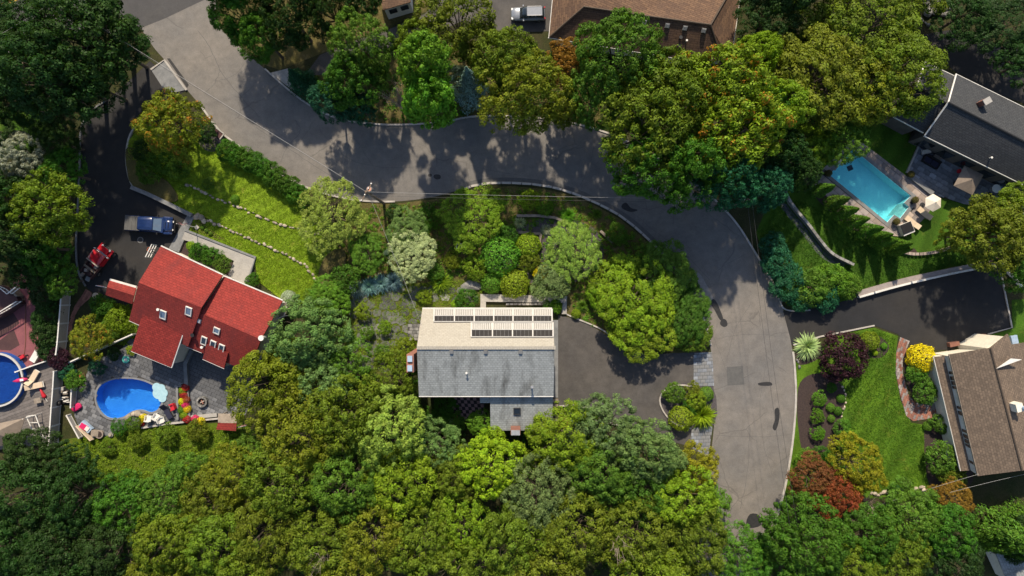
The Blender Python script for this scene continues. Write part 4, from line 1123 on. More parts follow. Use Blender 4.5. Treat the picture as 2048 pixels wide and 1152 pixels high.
# --- silver estate SUV at the top
c = P(1056, 32); t = tag(empty('parked_car', c, R(180 + 1)), 'silver sport utility car parked beside the brown roofed house', 'car')
k = .86
part(loft(MB(), [(-2.28, .78, .45, .95), (-2.2, .9, .35, 1.06), (-1.4, .93, .3, 1.08), (.9, .93, .3, 1.06), (1.6, .92, .32, 1.0), (2.15, .84, .38, .9), (2.32, .68, .45, .75)], 16), 'body', 'silver', t, True)
part(loft(MB(), [(-2.16, .70, .95, 1.2), (-1.95, .74, .95, 1.58), (-1.2, .74, .95, 1.66), (.1, .74, .95, 1.64), (.45, .72, .95, 1.55), (1.15, .70, .95, 1.08)], 14, 4), 'cabin', 'glassd', t, True)
part(MB().box((-.85, 0, 1.665), (2.1, 1.26, .06), 0, .95), 'roof_panel', 'silver', t)
for s_ in (-1, 1):
    part(MB().bar((-1.75, s_ * .6, 1.73), (.1, s_ * .6, 1.73), .05), 'roof_rail', 'steel', t)
    part(MB().box((.65, s_ * 1.0, 1.05), (.16, .2, .14)), 'mirror', 'silver', t)
    part(MB().box((2.15, s_ * .62, .8), (.22, .3, .14)), 'headlight', 'lampw', t)
    part(MB().box((-2.24, s_ * .74, .95), (.12, .2, .25)), 'tail_light', 'lampr', t)
    part(MB().bar((.25, s_ * .74, 1.06), (-.1, s_ * .68, 1.6), .07), 'pillar', 'silver', t)
    part(MB().bar((-1.0, s_ * .755, 1.06), (-1.0, s_ * .70, 1.62), .07), 'pillar', 'silver', t)
part(MB().box((2.3, 0, .55), (.1, 1.2, .22)), 'bumper', 'black', t); part(MB().box((-2.3, 0, .55), (.1, 1.4, .22)), 'bumper', 'black', t)
wheels(t, (-1.4, 1.42), .82, .34); t.scale = (k, k, k)

# --- blue pickup with a grey slatted bed cover
c = P(307, 450); t = tag(empty('pickup_truck', c, R(-4)), 'dark blue pickup truck with grey bed cover under the small flag', 'truck')
part(MB().box((-1.85, 0, .86), (1.7, 1.78, .62)), 'bed', 'navy', t)
part(MB().box((.35, 0, .85), (2.72, 1.76, .6)), 'door_panel', 'navy', t)
part(loft(MB(), [(1.7, .78, .55, 1.18), (2.2, .72, .55, 1.16), (2.62, .66, .55, 1.1), (2.7, .62, .6, 1.0)], 14, 5), 'bonnet', 'navy', t, True)
for s_ in (-1, 1):
    part(loft(MB(), [(1.55, .01 + .16, .8, .95), (1.75, .18, .85, 1.02), (2.35, .18, .85, 1.0), (2.62, .15, .7, .86)], 8, 4), 'fender', 'navy', t).location = (0, s_ * .84, 0)
    part(MB().box((-1.85, s_ * .92, .95), (1.0, .12, .14)), 'fender_flare', 'black', t)
    part(MB().box((1.15, s_ * 1.02, 1.28), (.14, .22, .2)), 'mirror', 'black', t)
    part(MB().cyl((2.68, s_ * .47, .86), .12, .05, 12), 'headlight', 'lampw', t)
    for x in (-.85, .15, 1.0): part(MB().bar((x, s_ * .8, 1.1), (x - (.12 if x == 1.0 else 0), s_ * .7, 1.74), .09), 'pillar', 'navy', t)
    q = MB(); quad(q, [(-.8, s_ * .79, 1.16), (.95, s_ * .79, 1.16), (.85, s_ * .71, 1.7), (-.8, s_ * .71, 1.7)]); part(q, 'side_window', 'glassd', t)
part(loft(MB(), [(-.95, .7, 1.68, 1.8), (-.8, .74, 1.68, 1.86), (.65, .74, 1.68, 1.86), (.85, .7, 1.68, 1.8)], 14, 5), 'roof_panel', 'navy', t, True)
for y in (-.4, 0, .4): part(MB().box((-.08, y, 1.865), (1.3, .05, .02)), 'roof_rib', 'navy', t)
q = MB(); quad(q, [(1.52, -.74, 1.17), (1.52, .74, 1.17), (.88, .66, 1.76), (.88, -.66, 1.76)]); part(q, 'windscreen', 'glassb', t)
q = MB(); quad(q, [(-.97, -.7, 1.15), (-.97, .7, 1.15), (-.93, .66, 1.7), (-.93, -.66, 1.7)]); part(q, 'rear_window', 'glassd', t)
for k in range(4): part(MB().box((-2.5 + k * .43, 0, 1.2), (.415, 1.66, .06)), 'bed_cover_slat', 'patch', t)
part(MB().box((2.78, 0, .62), (.16, 1.5, .2)), 'bumper', 'black', t); part(MB().box((-2.76, 0, .58), (.12, 1.5, .18)), 'bumper', 'black', t)
for x in (1.95, 2.3): part(MB().bar((x, -.35, 1.175), (x + .02, .35, 1.175), .05), 'bonnet_vent', 'black', t)
wheels(t, (-1.75, 2.05), .82, .4, .28)

# --- red open topped vintage truck
c = P(203, 524); t = tag(empty('vintage_truck', c, R(52)), 'red open topped vintage truck parked at the driveway edge', 'truck')
part(MB().box((0, 0, .45), (3.5, .9, .2)), 'chassis', 'black', t)
part(loft(MB(), [(-.05, .72, 1.55, 1.7), (.1, .8, 1.55, 1.78), (1.15, .8, 1.55, 1.78), (1.3, .72, 1.55, 1.7)], 14, 5), 'roof_panel', 'red', t, True)
part(MB().box((.62, 0, .85), (1.5, 1.5, .75)), 'cab', 'red', t)
q = MB(); quad(q, [(1.36, -.68, 1.2), (1.36, .68, 1.2), (1.22, .66, 1.6), (1.22, -.66, 1.6)]); part(q, 'windscreen', 'glassb', t)
for x in (-.02, 1.24):
    for s_ in (-1, 1): part(MB().bar((x, s_ * .7, 1.2), (x, s_ * .68, 1.62), .07), 'pillar', 'chrome', t)
part(MB().box((1.65, 0, .9), (.7, 1.0, .6)), 'bonnet', 'red', t); part(MB().box((2.04, 0, .85), (.08, .9, .6)), 'grille', 'chrome', t)
part(MB().bar((-.12, -.85, 1.62), (-.12, .85, 1.62), .16, .1), 'timber_rail', 'pavt', t)
part(MB().box((-1.1, 0, .72), (1.8, 1.5, .1)), 'bed_floor', 'brownp', t)
for s_ in (-1, 1):
    part(MB().box((-1.1, s_ * .76, .95), (1.8, .07, .5)), 'bed_side', 'brownp', t)
    part(MB().box((1.75, s_ * .72, .95), (.8, .3, .1)), 'fender', 'red', t); part(MB().cyl((1.98, s_ * .5, 1.05), .13, .12, 12), 'headlight', 'lampw', t)
    part(MB().box((1.25, s_ * .92, 1.35), (.1, .2, .2)), 'mirror', 'lampw', t)
part(MB().bar((-1.05, -.8, 1.2), (-1.05, .8, 1.2), .22, .08), 'cross_bench', 'tancl', t)
for k_, (x, y, m) in enumerate(((-.5, .3, 'brick'), (-.55, -.35, 'pavt'), (-1.5, .35, 'pavt'), (-1.55, -.3, 'brownp'), (-.5, 0, 'redp'))):
    part(MB().box((x, y, .93), (.42, .4, .34), .3 * k_, .85), 'cargo_box', m, t)
part(MB().bar((-2.0, -.3, .8), (-2.5, -.4, .75), .5, .12), 'tail_gate', 'paver2', t); part(MB().bar((-2.0, .45, .8), (-2.45, .5, .7), .3, .25), 'tool_crate', 'pavt', t)
wheels(t, (-1.2, 1.65), .78, .38, .2)

# --- basketball hoop, manhole, flags
t = tag(empty('basketball_hoop', P(322, 506)), 'white framed basketball backboard standing over the left driveway', 'basketball hoop')
a, b = P(303.5, 489, 3.9), P(291, 514, 3.9)
mb = MB()
for z in (0, -.55, -1.05): mb.bar(a + Vector((0, 0, z)), b + Vector((0, 0, z)), .09)
for q in (a, b, a.lerp(b, .35), a.lerp(b, .65)): mb.bar(q, q - Vector((0, 0, 1.05)), .08)
mb.build('backboard_frame', M['white'], t)
mid = a.lerp(b, .5); d = (b - a).normalized(); nn = Vector((d.y, -d.x, 0)); nn = nn if nn.x < 0 else -nn
rc = mid + nn * .4 - Vector((0, 0, .8)); MB().tube([rc + Vector((math.cos(k * .5236) * .24, math.sin(k * .5236) * .24, 0)) for k in range(13)], .025, 5).build('rim', pm('orange_paint', (.5, .12, .05)), t)
pb_ = Vector((mid.x - nn.x * .9, mid.y - nn.y * .9, 0)); MB().tube([pb_, pb_ + Vector((0, 0, 2.9)), mid - Vector((0, 0, .6))], .07, 8).build('pole', M['darkm'], t)
mh = tag(empty('manhole_cover', P(281, 480)), 'round iron manhole cover in the left driveway', 'manhole cover')
q = P(281, 480); MB().cyl((q.x, q.y, .02), .36, .02, 20).build('frame', M['concd'], mh); MB().cyl((q.x, q.y, .035), .27, .015, 20).build('lid', M['darkm'], mh)
def flag(label, base, h, m2='flagr', fw=.9, hang=True, lean=Vector((0, 0, 0))):
    t = tag(empty('flag_pole', base), label, 'flag')
    top_ = Vector(base) + Vector((0, 0, h)) + lean
    MB().tube([base, top_], [.05, .03], 8).build('pole', M['white'], t)
    MB().cyl(tuple(base), .3, .12, 4).build('footing', M['kerb'], t)
    for k_ in range(5):
        v = []; z0 = -.12 - k_ * .13; n_ = 7
        for i in range(n_):
            x = i / (n_ - 1) * fw; dz = -x * .45
            v += [top_ + Vector((x * .8, .12 * math.sin(x * 9), z0 + dz)), top_ + Vector((x * .8, .12 * math.sin(x * 9 + .4), z0 + dz - .125))]
        obj('flag_stripe', v, [(2 * i, 2 * i + 1, 2 * i + 3, 2 * i + 2) for i in range(n_ - 1)], M[m2] if k_ % 2 == 0 else M['white'], t)
flag('small striped flag on a white pole at the top of the driveway steps', P(394, 455, .2), 4.9)
def slant_flag(label, a, b):
    t = tag(empty('wall_flag', a), label, 'flag'); MB().tube([a, b], .035, 6).build('pole', M['white'], t)
    d = (b - a)
    for k_ in range(4):
        v = []; 
        for i in range(6):
            p_ = a + d * (.35 + .6 * i / 5); v += [p_ + Vector((.03 * math.sin(i * 2), 0, -.05 - k_ * .12)), p_ + Vector((.03 * math.sin(i * 2), .05, -.05 - (k_ + 1) * .12))]
        obj('flag_stripe', v, [(2 * i, 2 * i + 1, 2 * i + 3, 2 * i + 2) for i in range(5)], M['flagr' if k_ % 2 == 0 else 'white'], t)
slant_flag('striped flag slanting out from the small red roofed shed', P(213, 575, 2.4), P(191, 571, 2.9))
slant_flag('striped flag beside the red roofed swing at the patio corner', P(472, 855, 2.0), P(497, 851, 2.6))

# --- swing / arbor with half red, half timber roof
t = tag(empty('garden_swing', P(453, 843)), 'small garden swing with half red, half timber roof below the patio', 'swing')
roof('timber_slope', [P(436, 827, 2.2), P(473, 828, 2.2), P(473, 846, 2.6), P(436, 845, 2.6)], .08, M['wood'], t)
roof('red_slope', [P(436, 846, 2.62), P(473, 847, 2.62), P(472, 862, 2.52), P(432, 859, 2.52)], .08, M['roofred'], t)
for q in ((439, 831), (470, 831), (436, 856), (469, 858)):
    a = P(*q, 2.2); MB().bar(a, Vector((a.x, a.y, 0)), .1).build('post', M['wood'], t)
a, b = P(441, 845, .5), P(466, 846, .5); MB().bar(a, b, .55, .07).build('seat', M['wood'], t); MB().bar(a + Vector((0, -.3, .3)), b + Vector((0, -.3, .3)), .06, .5).build('backrest', M['wood'], t)

# --- fences on the left
def fence(label, pts, h, face, topm='white', panels=True):
    t = tag(empty('fence', P(*pts[0])), label, 'fence')
    q = [P(*p) for p in pts]
    for a, b in zip(q, q[1:]):
        MB().bar(a.lerp(b, .03) + Vector((0, 0, h * .5)), a.lerp(b, .97) + Vector((0, 0, h * .5)), .05, h * .92).build('panel', M[face], t)
        MB().bar(a + Vector((0, 0, h)), b + Vector((0, 0, h)), .13, .09).build('top_rail', M[topm], t)
        MB().bar(a + Vector((0, 0, .12)), b + Vector((0, 0, .12)), .1, .1).build('bottom_rail', M[topm], t)
    for a in q: MB().box((a.x, a.y, h * .52), (.16, .16, h * 1.04)).build('post', M[topm], t)
fence('beige panel fence with white posts between the dark hedge and the brick path', [(142, 583), (140, 610), (137, 646), (134, 682), (131, 706)], 1.7, 'vinyl')
fence('beige panel fence with white top rail between deck and pool patio', [(127, 740), (125, 774), (122, 811), (119.5, 848), (117, 884)], 1.7, 'vinyl')
fence('short beige fence panel beside the firewood', [(154, 776), (152, 812)], 1.0, 'vinyl')
fence('white rail running from the round pool to the fence', [(43, 742), (72, 731), (116, 716)], 1.0, 'white')
fence('thin white rail above the pool patio shrubs', [(128, 737), (150, 722), (222, 690), (272, 668)], .9, 'conc')
fence('white slender rail beside the sofa on the weedy slope', [(142, 829), (166, 873)], .8, 'conc')

# --- poles and wires
def pole(label, base, h, arm, armdir, drum=True):
    t = tag(empty('utility_pole', base), label, 'utility pole')
    MB().tube([base, Vector(base) + Vector((0, 0, h))], [.17, .12], 10).build('pole', M['pole'], t)
    if arm:
        d = Vector((math.cos(armdir), math.sin(armdir), 0)); z = Vector((0, 0, h - .5))
        a = MB().bar(base + z - d * arm / 2, base + z + d * arm / 2, .12).build('crossarm', M['pole'], t)
        for k_ in (-.45, -.15, .2, .45): MB().cyl(tuple(base + z + d * arm * k_ + Vector((0, 0, .06))), .06, .2, 8).build('insulator', M['lampw'], t)
    if drum:
        MB().cyl(tuple(base + Vector((.1, .42, h - 2.2))), .3, .95, 14).build('transformer', M['concd'], t); MB().cyl(tuple(base + Vector((.1, .42, h - 1.24))), .24, .05, 14).build('transformer_lid', pm('rust_lid', (.5, .28, .2)), t)
    return Vector(base) + Vector((0, 0, h - .3))
t1 = pole('weathered utility pole with transformer at the inner street bend', P(768, 407), 10.0, 2.2, R(60))
t2 = pole('utility pole rising through the trees at the right street bend', P(1449, 416), 8.0, 1.6, R(0), False)
t3 = pole('tall utility pole above the dark trees at the top left', P(240, 80), 11.5, 0, 0, False)
MB().bar(t3 + Vector((-.9, .9, .2)), t3 + Vector((.5, -.5, .2)), .12).build('mast_arm', M['conc'], None)['label'] = 'x'
bpy.data.objects.remove(bpy.data.objects['mast_arm'])
def wire(label, a, b, sag=.6, r=.022, m='wire'):
    pts = [a.lerp(b, k_ / 14) - Vector((0, 0, sag * 4 * (k_ / 14) * (1 - k_ / 14))) for k_ in range(15)]
    tag(MB().tube(pts, r, 5).build('overhead_wire', M[m]), label, 'wire')
wire('upper overhead wire from the top left pole to the transformer pole', t3, t1, 1.0, .014, 'wirel'); wire('lower overhead wire from the top left pole to the transformer pole', t3 - Vector((0, .2, .8)), t1 - Vector((0, 0, .9)), 1.2, .015)
wire('overhead wire crossing the garden from transformer pole to the right pole', t1, t2, .7, .012, 'wirel'); wire('lower overhead wire crossing the garden between the two poles', t1 - Vector((.3, .3, .5)), t2 - Vector((.3, .3, .4)), .8, .013)
t4 = P(1600, 1190, 9.0)
wire('left overhead wire running down the right side of the street', t2, t4, .5, .015); wire('right overhead wire running down the right side of the street', t2 + Vector((.5, 0, 0)), t4 + Vector((.9, 0, 0)), .7, .015)
wire('service wire from the transformer pole down to the middle house', t1 - Vector((0, 0, .8)), Vector((xl + .3, -4.4, 5.4)), .4, .014, 'wirel')
wire('wire leaving the top left pole to the left edge', t3, P(-160, 150, 10.5), .5, .014, 'wirel'); wire('wire leaving the top left pole to the top edge', t3, P(420, -90, 10.5), .5, .014, 'wirel')
wire('pale service wire to the taupe roofed house at the lower right', P(1700, 1030, 5.0), P(1958, 948, 4.2), .2, .014, 'wirel'); wire('pale service wire passing below the taupe roofed house', P(1900, 985, 5.0), P(2090, 940, 5.0), .2, .014, 'wirel')

# --- left pool furniture
def chair(label, px, py, rz, m, sc_=1.0):
    t = tag(empty('patio_chair', P(px, py, .07), rz), label, 'chair')
    part(MB().box((0, 0, .4), (.55, .55, .06)), 'seat', m, t); part(MB().bar((-.28, -.26, .62), (-.28, .26, .62), .06, .5), 'backrest', m, t)
    for s_ in (-1, 1):
        part(MB().bar((-.28, s_ * .3, .6), (.26, s_ * .3, .6), .07), 'armrest', m, t)
        for x in (-.24, .24): part(MB().bar((x, s_ * .25, 0), (x, s_ * .25, .4), .05), 'leg', m, t)
    t.scale = (sc_,) * 3
def lounger(label, px, py, rz, m, fm='darkm', z=.07, L_=1.9, back=.5):
    t = tag(empty('sun_lounger', P(px, py, z), rz), label, 'sun lounger')
    part(MB().box((.3, 0, .36), (L_ * .65, .62, .1)), 'cushion', m, t)
    a = Vector((.3 - L_ * .325, 0, .4)); part(MB().bar(a, a + Vector((-.55, 0, back)), .62, .1), 'back_cushion', m, t)
    part(MB().box((.2, 0, .27), (L_ * .85, .66, .06)), 'frame', fm, t)
    for x in (-.45, .8):
        for s_ in (-1, 1): part(MB().bar((x, s_ * .27, 0), (x, s_ * .27, .26), .05), 'leg', fm, t)
chair('red plastic chair between pool and flower bed', 350, 812, R(200), 'redp', 1.2)
lounger('navy sun lounger at the right end of the blue pool', 337, 822, R(-62), 'navyc')
chair('leftmost white plastic chair below the blue pool', 302, 835, R(80), 'white', 1.15); chair('middle white plastic chair below the blue pool', 318, 832, R(60), 'white', 1.15); chair('white plastic chair tipped next to the navy lounger', 327, 838, R(20), 'white', 1.15)
t = tag(empty('fire_pit', P(406, 803, .07)), 'round stone fire pit on the grey patio', 'fire pit')
n = 14
for k_ in range(n):
    a = 6.2832 * k_ / n; part(MB().box((math.cos(a) * .52, math.sin(a) * .52, .2), (.2, .24, .4), a), 'stone', 'rockg', t)
part(MB().cyl((0, 0, 0), .42, .12, 16), 'ash_bed', 'soil', t); part(MB().bar((-.2, -.1, .2), (.25, .12, .24), .12), 'log', 'pavt', t); part(MB().bar((-.1, .2, .2), (.15, -.22, .26), .1), 'log', 'brick', t)
t = tag(empty('garden_sofa', P(180, 858, .07), R(-42)), 'curved garden sofa with patterned cover at the patio corner', 'sofa')
part(MB().box((-.4, .1, .3), (1.5, .75, .4), 0, .96), 'seat', 'bluem', t); part(MB().box((-.55, .0, .53), (.9, .6, .08), .2), 'patterned_cover', 'pink', t); part(MB().box((-.1, .1, .56), (.45, .5, .06), .1), 'white_towel', 'white', t)
part(MB().box((.9, .25, .3), (.9, .7, .4), .6, .96), 'footstool', 'wood', t); part(MB().bar((-1.2, -.42, .45), (1.2, -.55, .45), .14, .7), 'backrest', 'beige', t)
t = tag(empty('plant_pot', P(203, 867, 0)), 'round tan plant pot at the lower left patio corner', 'pot'); part(MB().cyl((0, 0, 0), .4, .5, 16, .48), 'pot', 'pavt', t); part(MB().cyl((0, 0, .45), .36, .08, 12), 'soil', 'soil', t)
t = tag(empty('stone_ornament', P(223, 869, 0)), 'small round stone ornament at the patio corner', 'ornament'); part(MB().cyl((0, 0, 0), .3, .2, 14), 'base', 'rockg', t); part(MB().cyl((0, 0, .2), .15, .15, 12), 'boss', 'rock', t)
t = tag(empty('water_toy', P(253, 719, .07)), 'teal plastic water toy on the patio above the blue pool', 'toy'); part(MB().tube([(math.cos(k_ * .5236) * .32, math.sin(k_ * .5236) * .32, .15) for k_ in range(13)], .13, 8), 'ring', 'teal', t, True); part(MB().cyl((0, 0, .05), .2, .1, 10), 'bottom', 'white', t)
t = tag(empty('pool_float', P(155, 814, .1), .5), 'dark pink pool float leaning by the short fence', 'float'); part(loft(MB(), [(-.6, .2, .1, .25), (-.4, .38, .05, .3), (.4, .38, .05, .3), (.6, .2, .1, .25)], 12, 3), 'cushion', 'pink', t, True); part(MB().box((.35, 0, .3), (.3, .5, .1)), 'pillow', 'pink', t)
t = tag(empty('floor_cushion', P(165, 751, .05)), 'dark red cushion by the shrubs above the patio', 'cushion'); part(MB().box((0, 0, .15), (.65, .5, .25), .3, .85), 'cushion', 'brick', t); part(MB().box((0, 0, .3), (.3, .25, .06), .3), 'button', 'redp', t)
t = tag(empty('firewood_stack', P(133, 792)), 'stack of firewood logs between the two fences', 'firewood')
for k_ in range(22):
    x, y = random.uniform(-.45, .5), random.uniform(-.7, .7); part(MB().bar((x - .2, y, .3 + .1 * (k_ % 3)), (x + .2, y + random.uniform(-.2, .2), .32 + .1 * (k_ % 3)), .12), 'log', 'white' if k_ % 2 else 'wood', t)
part(MB().box((0, 0, .12), (1.2, 1.7, .24)), 'base', 'black', t)
t = tag(empty('pump_unit', P(127, 776)), 'pale pool pump box above the firewood', 'pump'); part(MB().box((0, 0, .3), (.75, .4, .6)), 'box', 'conc', t); part(MB().cyl((0, -.4, 0), .22, .4, 12), 'filter', 'rockg', t)
t = tag(empty('kettle_grill', P(124, 805)), 'black round kettle grill below the firewood', 'grill'); part(loft(MB(), [(-.32, .08, .62, .78), (-.2, .26, .5, .9), (.2, .26, .5, .9), (.32, .08, .62, .78)], 12, 2), 'bowl', 'black', t, True)
for a in (0, 2.1, 4.2): part(MB().bar((math.cos(a) * .1, math.sin(a) * .1, .55), (math.cos(a) * .3, math.sin(a) * .3, 0), .04), 'leg', 'darkm', t)
# deck things
lounger('upper beige sun lounger on the deck by the round pool', 70, 755, R(60), 'beige', 'white', .33); lounger('lower beige sun lounger on the deck by the round pool', 74, 771, R(12), 'beige', 'white', .33)
t = tag(empty('pool_float', P(43, 760, 1.05), R(10)), 'pink float hanging over the rim of the round pool', 'float'); part(loft(MB(), [(-.95, .05, 0, .12), (-.4, .22, -.02, .25), (.3, .25, -.02, .25), (.75, .1, 0, .15)], 10, 2), 'hull', 'pink', t, True); part(MB().box((.2, 0, .25), (.4, .25, .05)), 'seat_pad', 'lampw', t)
t = tag(empty('deck_chair', P(57, 757, .33)), 'black chair beside the round pool rim', 'chair'); part(MB().box((0, 0, .35), (.5, .5, .1)), 'seat', 'black', t); part(MB().box((-.25, 0, .6), (.08, .5, .5)), 'backrest', 'black', t)
for x in (-.2, .2):
    for y in (-.2, .2): part(MB().bar((x, y, 0), (x, y, .3), .04), 'leg', 'darkm', t)
t = tag(empty('closed_parasol', P(86, 785, .33), R(-60)), 'folded red parasol lying on the deck', 'parasol'); part(MB().tube([(-.8, 0, .1), (-.6, 0, .1), (.5, 0, .16), (.75, 0, .18)], [.03, .05, .26, .05], 8), 'folded_canopy', 'redp', t, True); part(MB().tube([(.7, 0, .15), (1.2, 0, .12)], .03, 6), 'pole', 'white', t)
t = tag(empty('side_table', P(80, 800, .33), .2), 'small grey table on the deck', 'table'); part(MB().box((0, 0, .42), (.8, .6, .06)), 'top', 'wood', t)
for x in (-.33, .33):
    for y in (-.24, .24): part(MB().bar((x, y, 0), (x, y, .4), .06), 'leg', 'wood', t)
t = tag(empty('storage_bench', P(75, 712, .03), R(60)), 'pale pink storage bench on the rose patio', 'bench'); part(MB().box((0, 0, .22), (1.3, .62, .44)), 'box', 'conc', t); part(MB().box((0, 0, .47), (1.38, .7, .06)), 'lid', 'white', t)
t = tag(empty('garden_cart', P(49, 713, .03), .4), 'small dark garden cart on the rose patio', 'cart'); part(MB().box((0, 0, .35), (.5, .35, .25), .2), 'tub', 'redp', t)
for x, y in ((-.3, -.25), (-.3, .25), (.35, 0)): part(MB().tube([(x + math.cos(k_ * .7854) * .2, y, .22 + math.sin(k_ * .7854) * .2) for k_ in range(9)], .04, 6), 'wheel', 'tyre', t)
t = tag(empty('garden_hose', P(50, 650, .05)), 'thin dark red hose lying down the rose patio', 'hose')
MB().tube([P(*q, .07) for q in curve([(49, 595), (51, 620), (50, 650), (51, 680), (48, 710)])], .04, 6).build('hose', M['brick'], t)
t = tag(empty('ladder_frame', P(68, 850, .33)), 'white metal ladder frame on the lower deck', 'ladder frame')
q = [P(53, 833, 1.4), P(71, 830, 1.4), P(88, 876, 1.4), P(69, 870, 1.4)]
mb = MB()
for a, b in ((q[0], q[1]), (q[0], q[3]), (q[1], q[2])): mb.bar(a, b, .09)
for k_ in (.33, .66, 1.0): mb.bar(q[0].lerp(q[3], k_), q[1].lerp(q[2], k_), .09)
mb.build('rail', M['white'], t)
for a in q: MB().bar(a, Vector((a.x, a.y, .33)), .08).build('leg', M['white'], t)

# --- right pool furniture
def parasol(label, px, py, h, r, n, m, rot=0, tilt=(0, 0)):
    c = P(px, py, h); t = tag(empty('parasol', (c.x, c.y, 0)), label, 'parasol')
    v = [(0, 0, h + .28)] + [(math.cos(rot + 6.2832 * k_ / n) * r, math.sin(rot + 6.2832 * k_ / n) * r, h - .25 + math.cos(rot + 6.2832 * k_ / n) * tilt[0] + math.sin(rot + 6.2832 * k_ / n) * tilt[1]) for k_ in range(n)]
    for k_ in range(n):
        a, b, c_ = Vector(v[0]), Vector(v[1 + k_]), Vector(v[1 + (k_ + 1) % n])
        part(MB().add([a, b, c_, a - Vector((0, 0, .02)), b - Vector((0, 0, .02)), c_ - Vector((0, 0, .02))], [(0, 1, 2), (5, 4, 3), (1, 4, 5, 2)]), 'canopy_panel', m, t)
        part(MB().bar(a - Vector((0, 0, .06)), b - Vector((0, 0, .04)), .03), 'rib', 'darkm', t)
    part(MB().tube([(0, 0, .07), (0, 0, h + .34)], .035, 8), 'pole', 'darkm', t); part(MB().cyl((0, 0, .05), .3, .1, 14), 'base', 'darkm', t)
parasol('cream six sided parasol at the end of the turquoise pool', 1869, 405, 2.4, 1.02, 6, 'cloth', .5)
parasol('taupe square parasol on the upper patio of the slate roofed house', 1940, 360, 2.6, 1.75, 4, 'tancl', .35, (0, .25))
t = tag(empty('hot_tub', P(1808, 458, .07), R(22)), 'white tub with dark cover at the pool corner', 'hot tub'); part(MB().box((0, 0, .35), (1.35, 1.3, .7), 0, 1.03), 'shell', 'white', t); part(MB().box((-.03, .08, .74), (1.3, 1.15, .09)), 'cover', 'black', t)
lounger('beige sun lounger beside the white tub', 1822, 446, R(140), 'beige', 'wood', .07, 2.2, .15); lounger('beige sun lounger under the cream parasol', 1846, 428, R(140), 'beige', 'wood', .07, 2.0, .15)
for lb, px, py in (('flowering planter at the pool ledge corner', 1788, 444), ('flowering planter by the right pool corner', 1825, 401), ('dark planter at the left pool corner', 1653, 348), ('flower tub at the end of the dark terrace step', 1817, 350)):
    t = tag(empty('planter', P(px, py, .07)), lb, 'planter'); part(MB().cyl((0, 0, 0), .24, .45, 14, .3), 'pot', 'darkm', t)
    PL = globals().setdefault('PLANTERS', []); PL.append(t)
# dining set, grill and sofas in the shade of the slate roofed house
t = tag(empty('outdoor_sofa', P(1858, 325, .08), R(-30)), 'dark wicker sofa set on the upper patio', 'sofa')
part(MB().box((0, 0, .25), (1.9, .8, .35)), 'seat', 'black', t); part(MB().box((0, .4, .55), (1.9, .16, .5)), 'backrest', 'black', t)
for s_ in (-1, 1): part(MB().box((s_ * .95, 0, .4), (.16, .8, .35)), 'armrest', 'black', t); part(MB().box((s_ * .45, -.03, .48), (.8, .6, .12)), 'cushion', 'navyc', t)
t = tag(empty('coffee_table', P(1870, 318, .08), R(-30)), 'low dark table in front of the wicker sofa', 'table'); part(MB().box((0, 0, .35), (.9, .7, .06)), 'top', 'tancl', t)
for x in (-.38, .38):
    for y in (-.28, .28): part(MB().bar((x, y, 0), (x, y, .33), .06), 'leg', 'black', t)
t = tag(empty('folding_chair', P(1848, 305, .08), R(5)), 'pale striped folded chair by the patio wall', 'chair')
for k_ in range(5): part(MB().bar((-.5, -.22 + k_ * .11, .35), (.5, -.15 + k_ * .08, .55), .07, .03), 'slat', 'cloth', t)
for s_ in (-1, 1): part(MB().bar((s_ * .4, -.2, 0), (s_ * .4, .2, .45), .05), 'leg', 'darkm', t)
t = tag(empty('round_table', P(1984, 379, .08)), 'white round table among dark chairs on the upper patio', 'table'); part(MB().cyl((0, 0, .7), .5, .05, 20), 'top', 'lampw', t); part(MB().cyl((0, 0, 0), .08, .7, 8), 'stem', 'steel', t); part(MB().cyl((0, 0, 0), .3, .04, 14), 'base', 'steel', t)
for k_, (px, py, rz) in enumerate(((1975, 392, 60), (1996, 390, 140), (1998, 372, 220))):
    chair(('dark chair left of the white round table', 'dark chair below the white round table', 'pale chair right of the white round table')[k_], px, py, R(rz), ('black', 'black', 'bluem')[k_], 1.1)
t = tag(empty('kitchen_counter', P(1915, 318, .08), R(-27)), 'long dark outdoor kitchen counter against the slate roofed house', 'counter'); part(MB().box((0, 0, .42), (3.4, .75, .84)), 'cabinet', 'darkm', t); part(MB().box((0, 0, .88), (3.5, .85, .06)), 'worktop', 'paver', t); part(MB().box((.4, 0, 1.05), (.9, .6, .3), 0, .8), 'grill_hood', 'black', t)
t = tag(empty('patio_chair', P(1916, 343, .08)), 'small red chair left of the taupe parasol', 'chair'); part(MB().box((0, 0, .3), (.4, .4, .08), .4), 'seat', 'redp', t); part(MB().box((-.18, 0, .5), (.07, .4, .35), .4), 'backrest', 'redp', t); part(MB().box((0, 0, .13), (.3, .3, .26), .4), 'base', 'redp', t)
